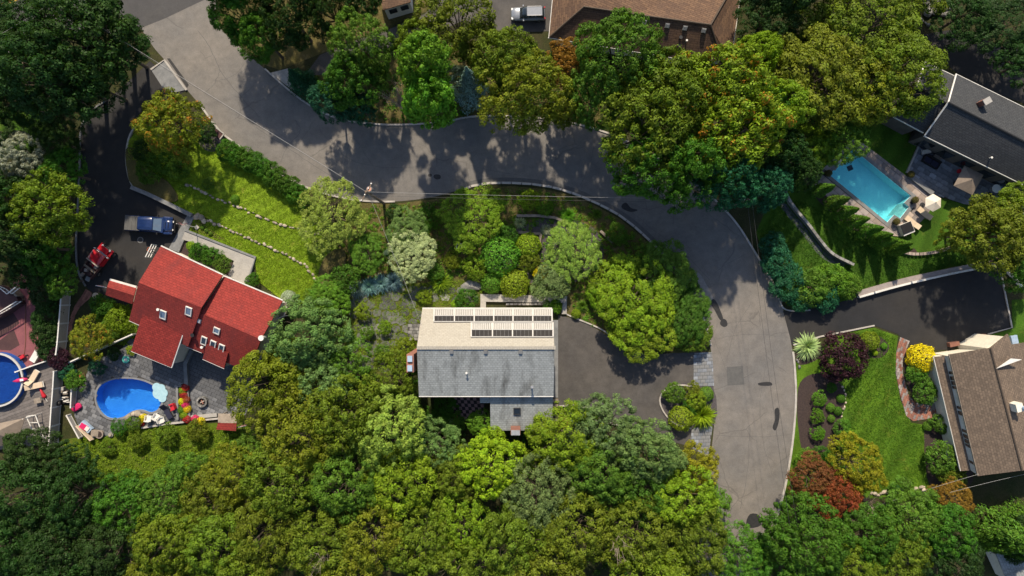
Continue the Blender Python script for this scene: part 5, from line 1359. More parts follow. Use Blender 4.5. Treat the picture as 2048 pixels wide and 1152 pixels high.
# odds and ends in the garden
t = tag(empty('cold_frame', P(919, 493)), 'small white square frame standing in the inner garden', 'frame'); part(MB().bar((-.3, -.3, .5), (.3, -.26, .5), .08).bar((.3, -.3, .5), (.3, .3, .5), .08).bar((.3, .3, .5), (-.3, .26, .5), .08).bar((-.3, .3, .5), (-.3, -.3, .5), .08), 'rim', 'white', t); part(MB().box((0, 0, .24), (.5, .5, .48)), 'box', 'darkm', t)
t = tag(empty('garden_trolley', P(692, 612), R(15)), 'dark garden trolley at the edge of the mossy flagstones', 'trolley'); part(MB().box((0, .2, .4), (.7, 1.5, .1)), 'bed', 'black', t); part(MB().bar((-.35, .95, .4), (.5, .9, .75), .06).bar((-.35, -.5, .4), (.1, -.9, .8), .06), 'handle', 'steel', t)
for x in (-.35, .35):
    for y in (-.3, .7): part(MB().tube([(x, y + math.cos(k_ * .7854) * .18, .2 + math.sin(k_ * .7854) * .18) for k_ in range(9)], .05, 6), 'wheel', 'tyre', t)
t = tag(empty('boulder', P(942, 572)), 'large grey boulder beside the round shrubs', 'boulder')
bm = bmesh.new(); bmesh.ops.create_icosphere(bm, subdivisions=3, radius=1); rr = random.Random(5)
off = [Vector((rr.uniform(-1, 1), rr.uniform(-1, 1), rr.uniform(0, 1))).normalized() for _ in range(9)]
for v in bm.verts:
    for o_ in off:
        d = v.co.dot(o_)
        if d > .7: v.co -= o_ * (d - .7) * .9
me = bpy.data.meshes.new('rock'); bm.to_mesh(me); bm.free(); me.materials.append(M['rockg']); o = link(bpy.data.objects.new('rock', me), t); o.scale = (1.35, .85, .6)
t = tag(empty('pink_pot', P(911, 831)), 'pink flower pot at the lower left of the checkered patio', 'pot'); part(MB().cyl((0, 0, .02), .22, .4, 14, .28), 'pot', 'pink', t); part(MB().cyl((0, 0, .38), .2, .06, 10), 'soil', 'soil', t)
t = tag(empty('tree_stump', P(196, 592)), 'round sawn tree stump beside the small shed', 'stump'); part(MB().cyl((0, 0, 0), .48, .45, 16, .42), 'trunk', 'bark', t); part(MB().cyl((0, 0, .45), .40, .02, 16), 'cut_face', 'beige', t)
t = tag(empty('catch_basin', P(438, 268, .45), R(-38)), 'dark open box by the street above the clipped hedge', 'drain box'); part(MB().box((0, 0, .1), (1.1, .7, .3)), 'box', 'brownp', t); part(MB().bar((-.6, .4, .3), (.6, .4, .3), .12).bar((.6, .4, .3), (.6, -.4, .3), .12), 'rim', 'conc', t)
# ================================================================ PLANTS
rng = np.random.default_rng(42)
def unit(a): return a / np.maximum(np.linalg.norm(a, axis=-1, keepdims=True), 1e-6)

def leaf_mesh(name, C, Nn, size, tint, mat, aspect=.62, along_=None):
    """one small four cornered leaf per centre"""
    n = len(C)
    rv = unit(rng.normal(size=(n, 3))) if along_ is None else along_
    T = unit(rv - (rv * Nn).sum(1, keepdims=True) * Nn); Bq = np.cross(Nn, T)
    s = size[:, None] * .5
    bend = Nn * s * .18
    V = np.stack([C - T * s, C + Bq * s * aspect + bend, C + T * s, C - Bq * s * aspect + bend], 1).reshape(-1, 3)
    me = bpy.data.meshes.new(name)
    me.vertices.add(4 * n); me.vertices.foreach_set('co', V.astype(np.float32).ravel())
    me.loops.add(4 * n); me.loops.foreach_set('vertex_index', np.arange(4 * n, dtype=np.int32))
    me.polygons.add(n); me.polygons.foreach_set('loop_start', np.arange(0, 4 * n, 4, dtype=np.int32))
    me.update(calc_edges=True)
    at = me.attributes.new('tint', 'FLOAT_VECTOR', 'FACE'); at.data.foreach_set('vector', tint.astype(np.float32).ravel())
    me.materials.append(mat)
    return me

def clump_leaves(cen, rad, per, leaf, flat=.7, up=.45, jit=.55):
    """leaves over the upper side of each clump"""
    k = len(cen); per = np.asarray(per) if np.ndim(per) else np.full(k, per)
    per = (per * 1.3).astype(int); idx = np.repeat(np.arange(k), per); n = len(idx)
    d = unit(rng.normal(size=(n, 3))); d[:, 2] = np.abs(d[:, 2]) * 1.1 - .2
    d = unit(d)
    rr = rad[idx, None] * (rng.uniform(.6, 1.05, (n, 1)))
    C = cen[idx] + d * rr * np.array([1, 1, flat])
    Nn = unit(d + np.array([0, 0, up * .6]) + rng.normal(size=(n, 3)) * jit * .5)
    tc = rng.uniform(0, 1, k); th = rng.uniform(0, 1, k); tf = rng.uniform(0, 1, k)
    tint = np.stack([np.clip(tc[idx] * .5 + rng.uniform(0, 1, n) * .5, 0, 1), np.clip(th[idx] * .6 + rng.uniform(0, 1, n) * .4, 0, 1), np.clip(tf[idx] * .75 + rng.uniform(0, 1, n) * .25, 0, 1)], 1)
    return C, Nn, leaf * rng.uniform(.5, 1.3, n), tint

def cat_leaves(*L_): return tuple(np.concatenate(x) for x in zip(*L_))

def lobes(R_, hz, zc, n, spread=.55, size=(.42, .62)):
    a = np.arange(n) * 2.4 + rng.uniform(0, 6); r = R_ * spread * np.sqrt((np.arange(n) + .4) / n) * rng.uniform(.85, 1.15, n)
    z = zc + hz * (.55 - .75 * (r / (R_ * spread)) ** 2) * rng.uniform(.8, 1.1, n)
    c = np.stack([np.cos(a) * r, np.sin(a) * r, z], 1); rad = R_ * rng.uniform(*size, n)
    return c, rad

def shell(c, rad, n, hz=.8, low=-.45):
    """points on the outside of a heap of lobes"""
    out = []
    while len(out) < n:
        i = rng.integers(len(c), size=n * 3); d = unit(rng.normal(size=(n * 3, 3)))
        d = d[d[:, 2] > low]; i = i[:len(d)]
        p = c[i] + d * rad[i, None] * np.array([1, 1, hz]) * rng.uniform(.86, 1.04, (len(d), 1))
        q = (p[:, None] - c[None]) / np.array([1, 1, hz]); inn = (np.linalg.norm(q, axis=2) < rad[None] * .86).sum(1) > 0
        out += list(p[~inn])
    return np.array(out[:n])

def trunk_mesh(name, h0, R_, c, r0=.22, mat='bark'):
    mb = MB(); top_ = Vector((0, 0, h0))
    mb.tube([(0, 0, -.3), (0, 0, .2), (.05, .03, h0 * .5), top_], [r0 * 1.5, r0 * 1.15, r0 * .9, r0 * .75], 8)
    for k in range(len(c)):
        e = Vector(c[k]); m1 = top_.lerp(e, .45) + Vector((0, 0, -.2))
        mb.tube([top_ - Vector((0, 0, .3)), m1, e, e + Vector((0, 0, .5))], [r0 * .5, r0 * .32, r0 * .18, r0 * .05], 5)
        for q in range(3):
            e2 = e + Vector((rng.uniform(-1, 1), rng.uniform(-1, 1), rng.uniform(.2, .8))) * R_ * .3
            mb.tube([m1.lerp(e, .5 + .2 * q), e2], [r0 * .16, r0 * .04], 4)
    me = bpy.data.meshes.new(name); me.from_pydata([tuple(v) for v in mb.v], [], mb.f); me.materials.append(M[mat]); return me

PROTO = {}
def proto(kind, crown, trunk, R_, hc): PROTO.setdefault(kind, []).append((crown, trunk, R_, hc))

def make_tree(kind, R_, zc, hz, nl, ncl, rc, per, leaf, mat='leaf', spread=.55, size=(.42, .6), flat=.7, jit=.55, up=.45):
    c, rad = lobes(R_, hz, zc, nl, spread, size)
    cen = shell(c, rad, ncl)
    cr = rng.uniform(rc * .7, rc * 1.25, ncl)
    spr = shell(c, rad * 1.13, ncl // 6); A3 = clump_leaves(spr, np.full(len(spr), rc * .55), per // 2, leaf, flat, up, jit)
    A1 = cat_leaves(clump_leaves(cen, cr, per, leaf, flat, up, jit), A3)
    ci = shell(c, rad * .62, ncl // 6); A2 = clump_leaves(ci, np.full(len(ci), rc * 1.2), per // 2, leaf * 1.2, .8)
    me = leaf_mesh('crown', *cat_leaves(A1, A2), M[mat])
    proto(kind, me, trunk_mesh('trunk', zc * .62, R_, c, R_ * .05), R_, zc)

for q in range(3): make_tree('oak', 5, 7.0, 2.6, 20, 250, .58, 50, .27, size=(.17, .44), spread=.82)
for q in range(3): make_tree('maple', 5, 7.0, 3.0, 17, 270, .52, 50, .25, size=(.2, .46), spread=.78, flat=.8)
for q in range(3): make_tree('fine', 5, 6.6, 2.4, 21, 330, .44, 46, .21, size=(.22, .40), spread=.76, flat=.9, jit=.8)
for q in range(2): make_tree('seed', 5, 7.0, 2.6, 17, 240, .6, 50, .28, 'leaffleck', size=(.2, .44), spread=.8)
for q in range(2): make_tree('dense', 5, 7.0, 3.2, 13, 330, .48, 48, .23, size=(.36, .54), spread=.62, flat=.85)
for q in range(2): make_tree('tall', 3, 6.0, 4.6, 10, 260, .42, 42, .24, size=(.42, .6), spread=.5)
for q in range(3): make_tree('small', 2.4, 2.6, 1.1, 9, 150, .36, 40, .17, spread=.6, size=(.38, .56), flat=.85, jit=.8)

def make_bush(kind, R_, zc, hz, nl, ncl, rc, per, leaf, size=(.45, .62), spread=.5, jit=.7, flat=.85):
    c, rad = lobes(R_, hz, zc, nl, spread, size)
    cen = shell(c, rad, ncl, low=-.3)
    A1 = clump_leaves(cen, rng.uniform(rc * .7, rc * 1.2, ncl), per, leaf, flat, .4, jit)
    me = leaf_mesh('foliage', *A1, M['leaf'])
    proto(kind, me, trunk_mesh('stem', zc * .6, R_, c[:5], R_ * .05), R_, zc)
for q in range(3): make_bush('bush', 1.6, 1.0, .6, 8, 110, .3, 36, .15)
for q in range(2): make_bush('loose', 1.6, 1.1, .6, 11, 120, .26, 30, .14, (.3, .48), .68, 1.0, 1.0)

def make_round(kind, R_, squash, nleaf, leaf, bump=.05):
    d = unit(rng.normal(size=(nleaf, 3))); d = d[d[:, 2] > -.5]; n = len(d)
    wob = 1 + bump * np.sin(d[:, :1] * 7 + 1) * np.cos(d[:, 1:2] * 6) + bump * .7 * np.sin(d[:, 2:] * 9 + d[:, :1] * 5) + rng.normal(size=(n, 1)) * .04
    C = d * R_ * wob * np.array([1, 1, squash]) + np.array([0, 0, R_ * squash * .6])
    Nn = unit(d + rng.normal(size=(n, 3)) * .45)
    tint = rng.uniform(0, 1, (n, 3)); me = leaf_mesh('foliage', C, Nn, leaf * rng.uniform(.7, 1.3, n), tint, M['leaf'])
    proto(kind, me, trunk_mesh('stem', R_ * .6, R_, np.array([[0, 0, R_ * .8], [.2, .1, R_ * .7], [-.2, .1, R_ * .7]]), .08), R_, R_ * squash * .6)
make_round('topi', 1, .85, 5200, .105); make_round('topi', 1, .85, 5200, .105, .08)

def make_cone(kind, R_, H_, n, leaf, tiers=0):
    t = rng.uniform(0, 1, n) ** .8; a = rng.uniform(0, 6.2832, n)
    prof = (1 - t) ** .75 if not tiers else (1 - t) * (.72 + .28 * np.abs(np.sin(t * tiers * 3.1416)))
    if not tiers: prof = np.minimum(prof, (t + .12) * 4)
    r = R_ * prof * rng.uniform(.78, 1.08, n)
    lob = 1 + .14 * np.sin(a * 5 + t * 9)
    C = np.stack([np.cos(a) * r * lob, np.sin(a) * r * lob, .15 + t * H_], 1)
    out = np.stack([np.cos(a), np.sin(a), np.full(n, .55)], 1)
    Nn = unit(out + rng.normal(size=(n, 3)) * .5)
    al = unit(np.stack([np.cos(a) * .7, np.sin(a) * .7, np.full(n, .8 if not tiers else -.1)], 1) + rng.normal(size=(n, 3)) * .3)
    me = leaf_mesh('foliage', C, Nn, leaf * rng.uniform(.7, 1.4, n), rng.uniform(0, 1, (n, 3)), M['leaf'], .4, al)
    mb = MB().tube([(0, 0, -.2), (0, 0, H_ * .9)], [.14, .03], 7)
    tm = bpy.data.meshes.new('trunk'); tm.from_pydata([tuple(v) for v in mb.v], [], mb.f); tm.materials.append(M['bark'])
    proto(kind, me, tm, R_, 0.0)
make_cone('cypress', .85, 3.4, 4200, .16); make_cone('spruce', 1.9, 6.5, 9000, .24, 9)

def make_blades(kind, R_, n, wid, rise=.9):
    a = rng.uniform(0, 6.2832, n); el = rng.uniform(.15, 1.3, n); L_ = R_ * rng.uniform(.7, 1.15, n)
    v = []; f = []
    d = np.stack([np.cos(a), np.sin(a), np.zeros(n)], 1); sd = np.stack([-np.sin(a), np.cos(a), np.zeros(n)], 1)
    pts = []
    for t, w in ((.05, .7), (.5, 1.), (.85, .6), (1.05, .05)):
        hgt = np.sin(el) * L_ * t * rise - (t ** 2.2) * L_ * .35 * np.cos(el)
        cpt = d * (np.cos(el) * L_ * t)[:, None] + np.array([0, 0, 1.]) * (hgt + .05)[:, None]
        pts += [cpt - sd * wid * w, cpt + sd * wid * w]
    V = np.stack(pts, 1).reshape(-1, 3); me = bpy.data.meshes.new('blades')
    F = []
    for k in range(n):
        b = k * 8; F += [(b, b + 1, b + 3, b + 2), (b + 2, b + 3, b + 5, b + 4), (b + 4, b + 5, b + 7, b + 6)]
    me.from_pydata([tuple(x) for x in V.tolist()], [], F); me.materials.append(M['blade'])
    at = me.attributes.new('tint', 'FLOAT_VECTOR', 'FACE'); at.data.foreach_set('vector', np.repeat(rng.uniform(0, 1, (n, 3)), 3, 0).astype(np.float32).ravel())
    proto(kind, me, None, R_, .3)
make_blades('grass', 1.0, 420, .022); make_blades('grass', 1.0, 420, .022)

def make_bare(kind, R_, zc):
    mb = MB(); mb.tube([(0, 0, -.2), (0, 0, zc * .5)], [.12, .08], 6)
    for k in range(26):
        a = rng.uniform(0, 6.28); e = Vector((math.cos(a) * R_ * rng.uniform(.5, 1), math.sin(a) * R_ * rng.uniform(.5, 1), zc * rng.uniform(.8, 1.5)))
        b = Vector((0, 0, zc * rng.uniform(.2, .5))); m1 = b.lerp(e, .5) + Vector((0, 0, .2)); mb.tube([b, m1, e], [.045, .03, .008], 4)
        for q in range(6):
            s = m1.lerp(e, rng.uniform(-.4, .9)); mb.tube([s, s + Vector((rng.normal() * .3, rng.normal() * .3, abs(rng.normal()) * .3)) * R_ * .5], [.016, .005], 3)
    me = bpy.data.meshes.new('branches'); me.from_pydata([tuple(v) for v in mb.v], [], mb.f); me.materials.append(M['twig']); proto(kind, me, None, R_, zc)
make_bare('bare', 1.7, 2.4)

CO = dict(dk=(.022, .052, .010), md=(.045, .115, .010), gr=(.072, .15, .015), ol=(.098, .142, .011), oy=(.132, .162, .011), ye=(.20, .20, .010), lm=(.19, .285, .012), yg=(.14, .215, .012), br=(.085, .185, .014),
          gy=(.105, .17, .05), lt=(.18, .265, .045), orr=(.2, .12, .02), rd=(.20, .045, .02), rb=(.15, .065, .025), bl=(.14, .25, .25), pu=(.032, .012, .02), go=(.42, .36, .008), bg=(.018, .085, .04), pk=(.4, .02, .12), si=(.22, .27, .19), wh=(.30, .41, .19), cr=(.26, .015, .02))
NAME = dict(oak='oak_tree', maple='maple_tree', fine='leafy_tree', seed='seeding_tree', dense='leafy_tree', tall='slender_tree', small='ornamental_tree', bush='shrub', loose='shrub', topi='clipped_shrub', cypress='arborvitae', spruce='spruce_tree', grass='ornamental_grass', bare='bare_shrub')
CAT = dict(bush='shrub', loose='shrub', topi='shrub', cypress='tree', grass='grass clump', bare='shrub')
PART = dict(bush='foliage', loose='foliage', topi='foliage', cypress='foliage', spruce='foliage', grass='blades', bare='branches')
pr = random.Random(3); used = {}
def plant(kind, px, py, r, colr, label, group=None, zs=1.0, z0=0.0):
    k = used.get(kind, 0); used[kind] = k + 1
    cm, tm, R_, hc = PROTO[kind][k % len(PROTO[kind])]
    s = r / S / R_
    for _ in range(2):
        h = hc * s * zs + z0; s = r / S * (HC - h) / HC / R_
    c = P(px, py, hc * s * zs + z0); c.z = z0
    if kind in ('cypress', 'spruce'): c = P(px, py, z0)
    t = tag(empty(NAME[kind], c, pr.uniform(0, 6.28)), label, CAT.get(kind, 'tree'), group); an = pr.uniform(-.13, .13) if kind in ('oak', 'maple', 'fine', 'seed', 'dense', 'small', 'bush') else 0
    t.scale = (s * (1.04 + an), s * (1.04 - an), s * zs)
    cc = CO[colr]
    if kind == 'topi': cc = tuple(x * 1.45 for x in cc)
    w = [pr.uniform(.9, 1.1) for _ in range(3)]
    o = link(bpy.data.objects.new(PART.get(kind, 'crown'), cm), t); o.color = (cc[0] * w[0], cc[1] * w[1], cc[2] * w[2], 1)
    if tm is not None: link(bpy.data.objects.new('trunk' if tm.name.startswith('trunk') else 'stem', tm), t)
    return t

# ---- trees of the street's upper side
ROWS = [
('oak', 160, 70, 105, 'dk', 'dark tree left of the top left pole'), ('oak', 232, 98, 66, 'dk', 'dark tree overhanging the pale concrete slab'), ('maple', 95, 145, 95, 'dk', 'broad dark tree in the top left woods'), ('oak', 185, 168, 62, 'dk', 'dark tree at the head of the left driveway'),
('oak', 60, 30, 60, 'dk', 'dark tree beside the yellow road line'), ('maple', 25, 120, 70, 'dk', 'dark tree cut by the left edge under the main road'), ('oak', 30, 205, 50, 'dk', 'dark tree at the left edge above the shaded lawn'),
('seed', 342, 246, 62, 'oy', 'yellow green tree at the corner of street and left driveway'),
('oak', 480, 30, 55, 'md', 'green tree on the right corner of the street mouth'), ('maple', 525, 75, 52, 'md', 'green tree right of the street mouth above the kerb'), ('oak', 580, 30, 62, 'dk', 'dark tree left of the white walled cottage'), ('maple', 660, 20, 55, 'dk', 'dark tree behind the dry clearing at the top'), ('oak', 715, -15, 55, 'dk', 'dark tree touching the cottage roof'),
('maple', 722, 95, 62, 'gr', 'green tree below the white walled cottage'), ('maple', 700, 165, 60, 'md', 'green tree left of the bare pink shrub'), ('dense', 665, 205, 42, 'bg', 'blue green low tree at the street kerb'), ('dense', 722, 214, 34, 'bg', 'second blue green low tree behind the bare shrub'),
('tall', 850, 135, 58, 'br', 'upper crown of bright lime green tree overhanging the street'), ('tall', 862, 205, 55, 'br', 'bright green tree reaching furthest over the street kerb'),
('oak', 915, 48, 76, 'ol', 'large olive tree left of the silver car'), ('oak', 840, 85, 48, 'ol', 'olive tree below the upper driveway'), ('small', 912, 165, 38, 'si', 'silvery grey small tree beside the bright green tree'), ('spruce', 945, 195, 34, 'bl', 'small blue spruce between green and olive trees'),
('oak', 1015, 128, 70, 'ol', 'olive tree just below the silver car'), ('maple', 1050, 190, 82, 'oy', 'yellowish tree overhanging the sunlit street'), ('fine', 1135, 130, 48, 'orr', 'orange brown tree at the left eave of the brown roof'), ('small', 1130, 225, 38, 'ol', 'small olive tree under the orange tree at the street edge'),
('maple', 1240, 115, 82, 'gr', 'rounded green tree against the brown roof'), ('dense', 1190, 195, 62, 'gr', 'dark green tree at the trunk shadows on the street'),
('oak', 1335, 195, 85, 'ol', 'olive tree right of the green tree below the brown roof'), ('oak', 1300, 255, 95, 'ol', 'largest olive crown over the street bend'), ('maple', 1300, 335, 82, 'md', 'green tree reaching lowest over the street bend'), ('maple', 1380, 330, 75, 'md', 'green tree right of the street bend canopy'),
('seed', 1440, 180, 90, 'yg', 'orange flecked tree right of the brown roof'), ('seed', 1470, 265, 90, 'yg', 'lower orange flecked tree above the right pole'), ('maple', 1450, 355, 65, 'bg', 'dark blue green tree around the right pole'), ('dense', 1530, 370, 52, 'bg', 'dark tree at the left corner of the right lawn'), ('maple', 1530, 235, 60, 'md', 'green tree behind the lower flecked tree'), ('maple', 1555, 310, 55, 'dk', 'dark tree left of the pool trees'),
('dense', 1510, 115, 48, 'yg', 'lime green small tree by the brown roof corner'), ('maple', 1530, 45, 60, 'dk', 'dark tree right of the brown roof'), ('oak', 1640, 155, 98, 'oy', 'big yellow green tree above the pool'), ('oak', 1735, 50, 98, 'ol', 'big olive tree at the top right'), ('oak', 1800, 145, 88, 'ol', 'olive tree overlapping the slate roof'), ('oak', 1640, 40, 75, 'ol', 'olive tree at the top edge right of the dark tree'), ('oak', 1735, 170, 80, 'oy', 'yellowish tree between pool and slate roof'), ('maple', 1560, 215, 62, 'yg', 'yellow green tree left of the big pool tree'),
('maple', 1625, 295, 48, 'yg', 'bright tree at the left corner of the turquoise pool'), ('maple', 1688, 275, 50, 'gr', 'green tree overhanging the turquoise pool'), ('dense', 1600, 345, 40, 'dk', 'dark small tree below the bright pool tree'),
('maple', 1925, 30, 62, 'dk', 'dark tree behind the boulders'), ('oak', 2010, 50, 72, 'dk', 'dark tree in the top right corner'), ('maple', 2060, 120, 60, 'dk', 'dark tree on the right edge above the slate roof'), ('oak', 1985, 470, 78, 'ol', 'olive tree below the upper patio'), ('maple', 2040, 440, 68, 'ol', 'olive tree at the right edge below the patio'), ('fine', 1930, 470, 45, 'oy', 'feathery tree at the end of the curved block wall'), ('maple', 2040, 520, 58, 'md', 'dark tree above the driveway corner'),
# left side
('dense', 40, 312, 50, 'si', 'grey blue conifer at the left edge'), ('maple', 120, 285, 42, 'dk', 'dark shrub tree left of the driveway kerb'), ('maple', 125, 345, 45, 'md', 'green tree right of the grey blue conifer'), ('oak', 40, 405, 55, 'dk', 'dark tree below the grey blue conifer'), ('oak', 100, 420, 72, 'ol', 'olive dark tree beside the left driveway'), ('maple', 35, 470, 62, 'dk', 'dark tree at the left edge above the porch'), ('maple', 85, 495, 55, 'md', 'dark green tree by the parked red truck'), ('maple', 125, 562, 32, 'gr', 'green tree above the beige fence'), ('oak', 60, 540, 40, 'dk', 'dark tree above the rose patio'),
('seed', 178, 676, 39, 'oy', 'golden tree between brick path and patio'),
# inner garden
('fine', 662, 430, 70, 'lt', 'pale olive tree at the top of the terraced lawn'), ('maple', 735, 510, 40, 'gr', 'green small tree right of the terraced lawn'), ('fine', 825, 512, 50, 'wh', 'silvery leaved tree in the middle of the garden'), ('fine', 815, 462, 42, 'gy', 'grey green tree behind the silvery tree'), ('fine', 945, 435, 62, 'yg', 'pale yellow green willow like tree by the kerb'), ('fine', 1148, 500, 56, 'lt', 'pale bleached tree above the garden walk'), ('small', 1110, 555, 45, 'gy', 'grey leaved shrub tree below the bleached tree'),
('maple', 1270, 600, 78, 'yg', 'broad bright yellow green tree beside the main driveway'), ('maple', 1288, 662, 58, 'yg', 'yellowish tree lobe hanging over the main driveway'), ('maple', 1330, 540, 62, 'gr', 'green tree along the inner street kerb'), ('dense', 1370, 640, 50, 'md', 'dark green tree near the paver apron'), ('small', 1225, 560, 48, 'yg', 'light green tree left of the bright driveway tree'), ('dense', 1390, 670, 34, 'ol', 'olive shrub tree above the paver apron'),
('small', 1380, 605, 38, 'gr', 'green shrub tree against the inner kerb'), ('small', 1330, 595, 42, 'br', 'bright green shrub tree amid the driveway grove'),
# wood below
('maple', 620, 668, 72, 'gy', 'grey green tree right of the red roof'), ('maple', 690, 715, 55, 'gr', 'green tree left of the mossy flagstones'), ('dense', 660, 590, 40, 'br', 'green shrubby tree below the terraced lawn'), ('oak', 530, 770, 72, 'oy', 'yellow olive tree at the right of the patio'), ('oak', 590, 730, 55, 'ol', 'olive tree touching the red roof corner'), ('maple', 650, 770, 62, 'gy', 'grey green tree in the upper wood'), ('fine', 790, 760, 52, 'ol', 'fine leaved shrubby tree left of the grey roof'), ('oak', 690, 830, 78, 'ol', 'olive tree in the middle of the upper wood'), ('oak', 605, 870, 78, 'oy', 'olive tree below the garden swing'), ('maple', 780, 860, 72, 'lt', 'light olive tree left of the checkered patio'), ('fine', 870, 890, 55, 'gy', 'soft grey green tree below the checkered patio'),
('dense', 965, 848, 30, 'br', 'dark bright round bush tree at the rear wing'), ('maple', 985, 930, 62, 'lm', 'lime green tree glowing in the wood'), ('oak', 915, 950, 55, 'ol', 'olive tree left of the lime green tree'), ('oak', 800, 960, 72, 'yg', 'yellow green tree in the centre of the wood'), ('maple', 690, 970, 72, 'gr', 'green tree in the centre left of the wood'), ('oak', 560, 960, 72, 'ol', 'olive tree in the left middle of the wood'), ('fine', 1075, 985, 80, 'gy', 'large grey olive tree right of the lime tree'),
('maple', 1130, 880, 72, 'yg', 'light tree below the grey rear wing'), ('maple', 1210, 860, 68, 'gy', 'pale green tree at the bottom of the driveway'), ('maple', 1290, 895, 72, 'gy', 'pale green tree near the lower paver apron'), ('maple', 1200, 945, 66, 'gr', 'green tree below the pale driveway trees'), ('fine', 1290, 985, 68, 'md', 'dark hollow green tree in the right wood'), ('maple', 1390, 935, 46, 'ye', 'yellowish tree at the street edge under the lower apron'), ('maple', 1370, 1000, 66, 'yg', 'yellow green tree leaning over the street'), ('maple', 1420, 1010, 42, 'br', 'bright green tree furthest into the lower street'),
('oak', 1150, 1060, 75, 'ol', 'olive tree at the bottom centre right'), ('oak', 1030, 1085, 72, 'ol', 'olive tree at the bottom centre'), ('maple', 920, 1050, 62, 'yg', 'yellow olive tree at the bottom centre left'), ('oak', 840, 1085, 68, 'ol', 'olive tree at the bottom left of centre'), ('oak', 740, 1075, 70, 'oy', 'yellowish olive tree at the bottom left of centre'), ('oak', 640, 1080, 72, 'ol', 'olive tree with pale bare twigs near the bottom'), ('oak', 530, 1065, 72, 'ol', 'olive tree in the lower left wood'), ('oak', 430, 1090, 70, 'ol', 'olive tree close to the bottom in the left wood'), ('maple', 330, 1080, 70, 'ol', 'dusky olive tree at the bottom left'), ('maple', 225, 1095, 72, 'dk', 'dark tree at the bottom left'), ('oak', 110, 1100, 75, 'dk', 'dark tree near the bottom left corner'), ('maple', 20, 1085, 65, 'dk', 'dark tree in the bottom left corner'),
('oak', 50, 985, 72, 'dk', 'dark tree at the left edge of the lower wood'), ('maple', 70, 915, 60, 'dk', 'dark tree right under the deck'), ('maple', 150, 1000, 65, 'dk', 'dark tree inside the left wood'), ('oak', 245, 1010, 62, 'md', 'green tree below the weedy slope'), ('maple', 330, 1000, 58, 'gr', 'green tree at the lower rim of the weedy slope'), ('oak', 415, 1005, 62, 'ol', 'olive tree right of the weedy slope'), ('oak', 470, 950, 58, 'oy', 'yellow olive tree below the swing shed'), ('maple', 505, 905, 42, 'gr', 'green tree right of the weedy slope top'), ('small', 380, 935, 40, 'gr', 'leafy sapling on the weedy slope'), ('maple', 130, 930, 48, 'dk', 'dark tree left of the weedy slope'),
('oak', 1270, 1070, 72, 'ol', 'olive tree at the bottom right of centre'), ('oak', 1390, 1075, 70, 'ol', 'olive tree beside the lower street'), ('maple', 1480, 1110, 58, 'gr', 'green tree at the bottom covering the street'), ('dense', 1610, 1080, 88, 'md', 'large dark green tree right of the lower street'), ('maple', 1545, 1130, 62, 'md', 'green tree at the bottom right street edge'),
('fine', 1625, 955, 48, 'rb', 'rust brown tree right of the lower street'), ('fine', 1672, 985, 52, 'rd', 'red leaved tree beside the yellow tree'), ('fine', 1712, 928, 56, 'ye', 'golden tree at the bottom of the right lawn'), ('maple', 1745, 1070, 66, 'md', 'dark green tree below the bare white shrub'), ('maple', 1820, 1035, 62, 'gr', 'green tree below the right lawn'), ('fine', 1905, 995, 38, 'orr', 'orange topped tree below the taupe house'), ('maple', 1885, 1065, 62, 'md', 'green tree in the lower right wood'), ('oak', 1800, 1110, 62, 'ol', 'olive tree at the bottom right'), ('maple', 1700, 1135, 60, 'ol', 'olive tree at the bottom right of the big dark tree'), ('maple', 1905, 1130, 60, 'dk', 'dark tree at the bottom right by the hidden shed'), ('spruce', 1975, 1050, 44, 'gr', 'conifer at the lower right'), ('spruce', 2015, 1035, 40, 'gr', 'second conifer at the lower right edge'), ('maple', 2050, 1075, 45, 'dk', 'dark tree at the lower right edge'),
# just beyond the frame
('oak', 300, 1185, 75, 'ol', 'tree cut off by the bottom edge at left'), ('oak', 480, 1180, 75, 'ol', 'tree cut off by the bottom edge left of centre'), ('oak', 680, 1180, 78, 'oy', 'tree cut off by the bottom edge near the centre'), ('oak', 900, 1175, 78, 'ol', 'tree cut off by the bottom edge at centre'), ('oak', 1100, 1165, 78, 'ol', 'tree cut off by the bottom edge right of centre'), ('oak', 1300, 1165, 78, 'ol', 'tree cut off by the bottom edge left of the street'), ('oak', 120, 1190, 80, 'dk', 'dark tree cut off by the bottom edge left'), ('oak', -50, 1040, 75, 'dk', 'dark tree cut off by the left edge low'), ('oak', -40, 420, 75, 'dk', 'dark tree cut off by the left edge '), ('maple', -50, 250, 70, 'dk', 'dark tree cut off by the left edge high'),
('oak', 470, -75, 75, 'md', 'tree cut off by the top edge above the street mouth'), ('oak', 590, -75, 75, 'dk', 'tree cut off by the top edge left of the cottage'), ('oak', 1590, -60, 80, 'dk', 'dark tree cut off by the top edge right of the brown roof'), ('oak', 1820, -50, 80, 'ol', 'olive tree cut off by the top edge near the boulders'),
]
for k, (kind, px, py, r, colr, lb) in enumerate(ROWS):
    plant(kind, px, py, r, colr, lb, None, pr.uniform(1.0, 1.2) * (.6 if 'turquoise' in lb else .62 if px > 1590 and py < 260 else 1.0) * (1.45 if py < 80 and 430 < px < 760 else 1.15 if py < 70 else 1.5 if py < 400 and px > 420 else 1.25 if py < 600 and px < 420 else .5 if py < 700 and 640 < px < 1420 else 1.0))

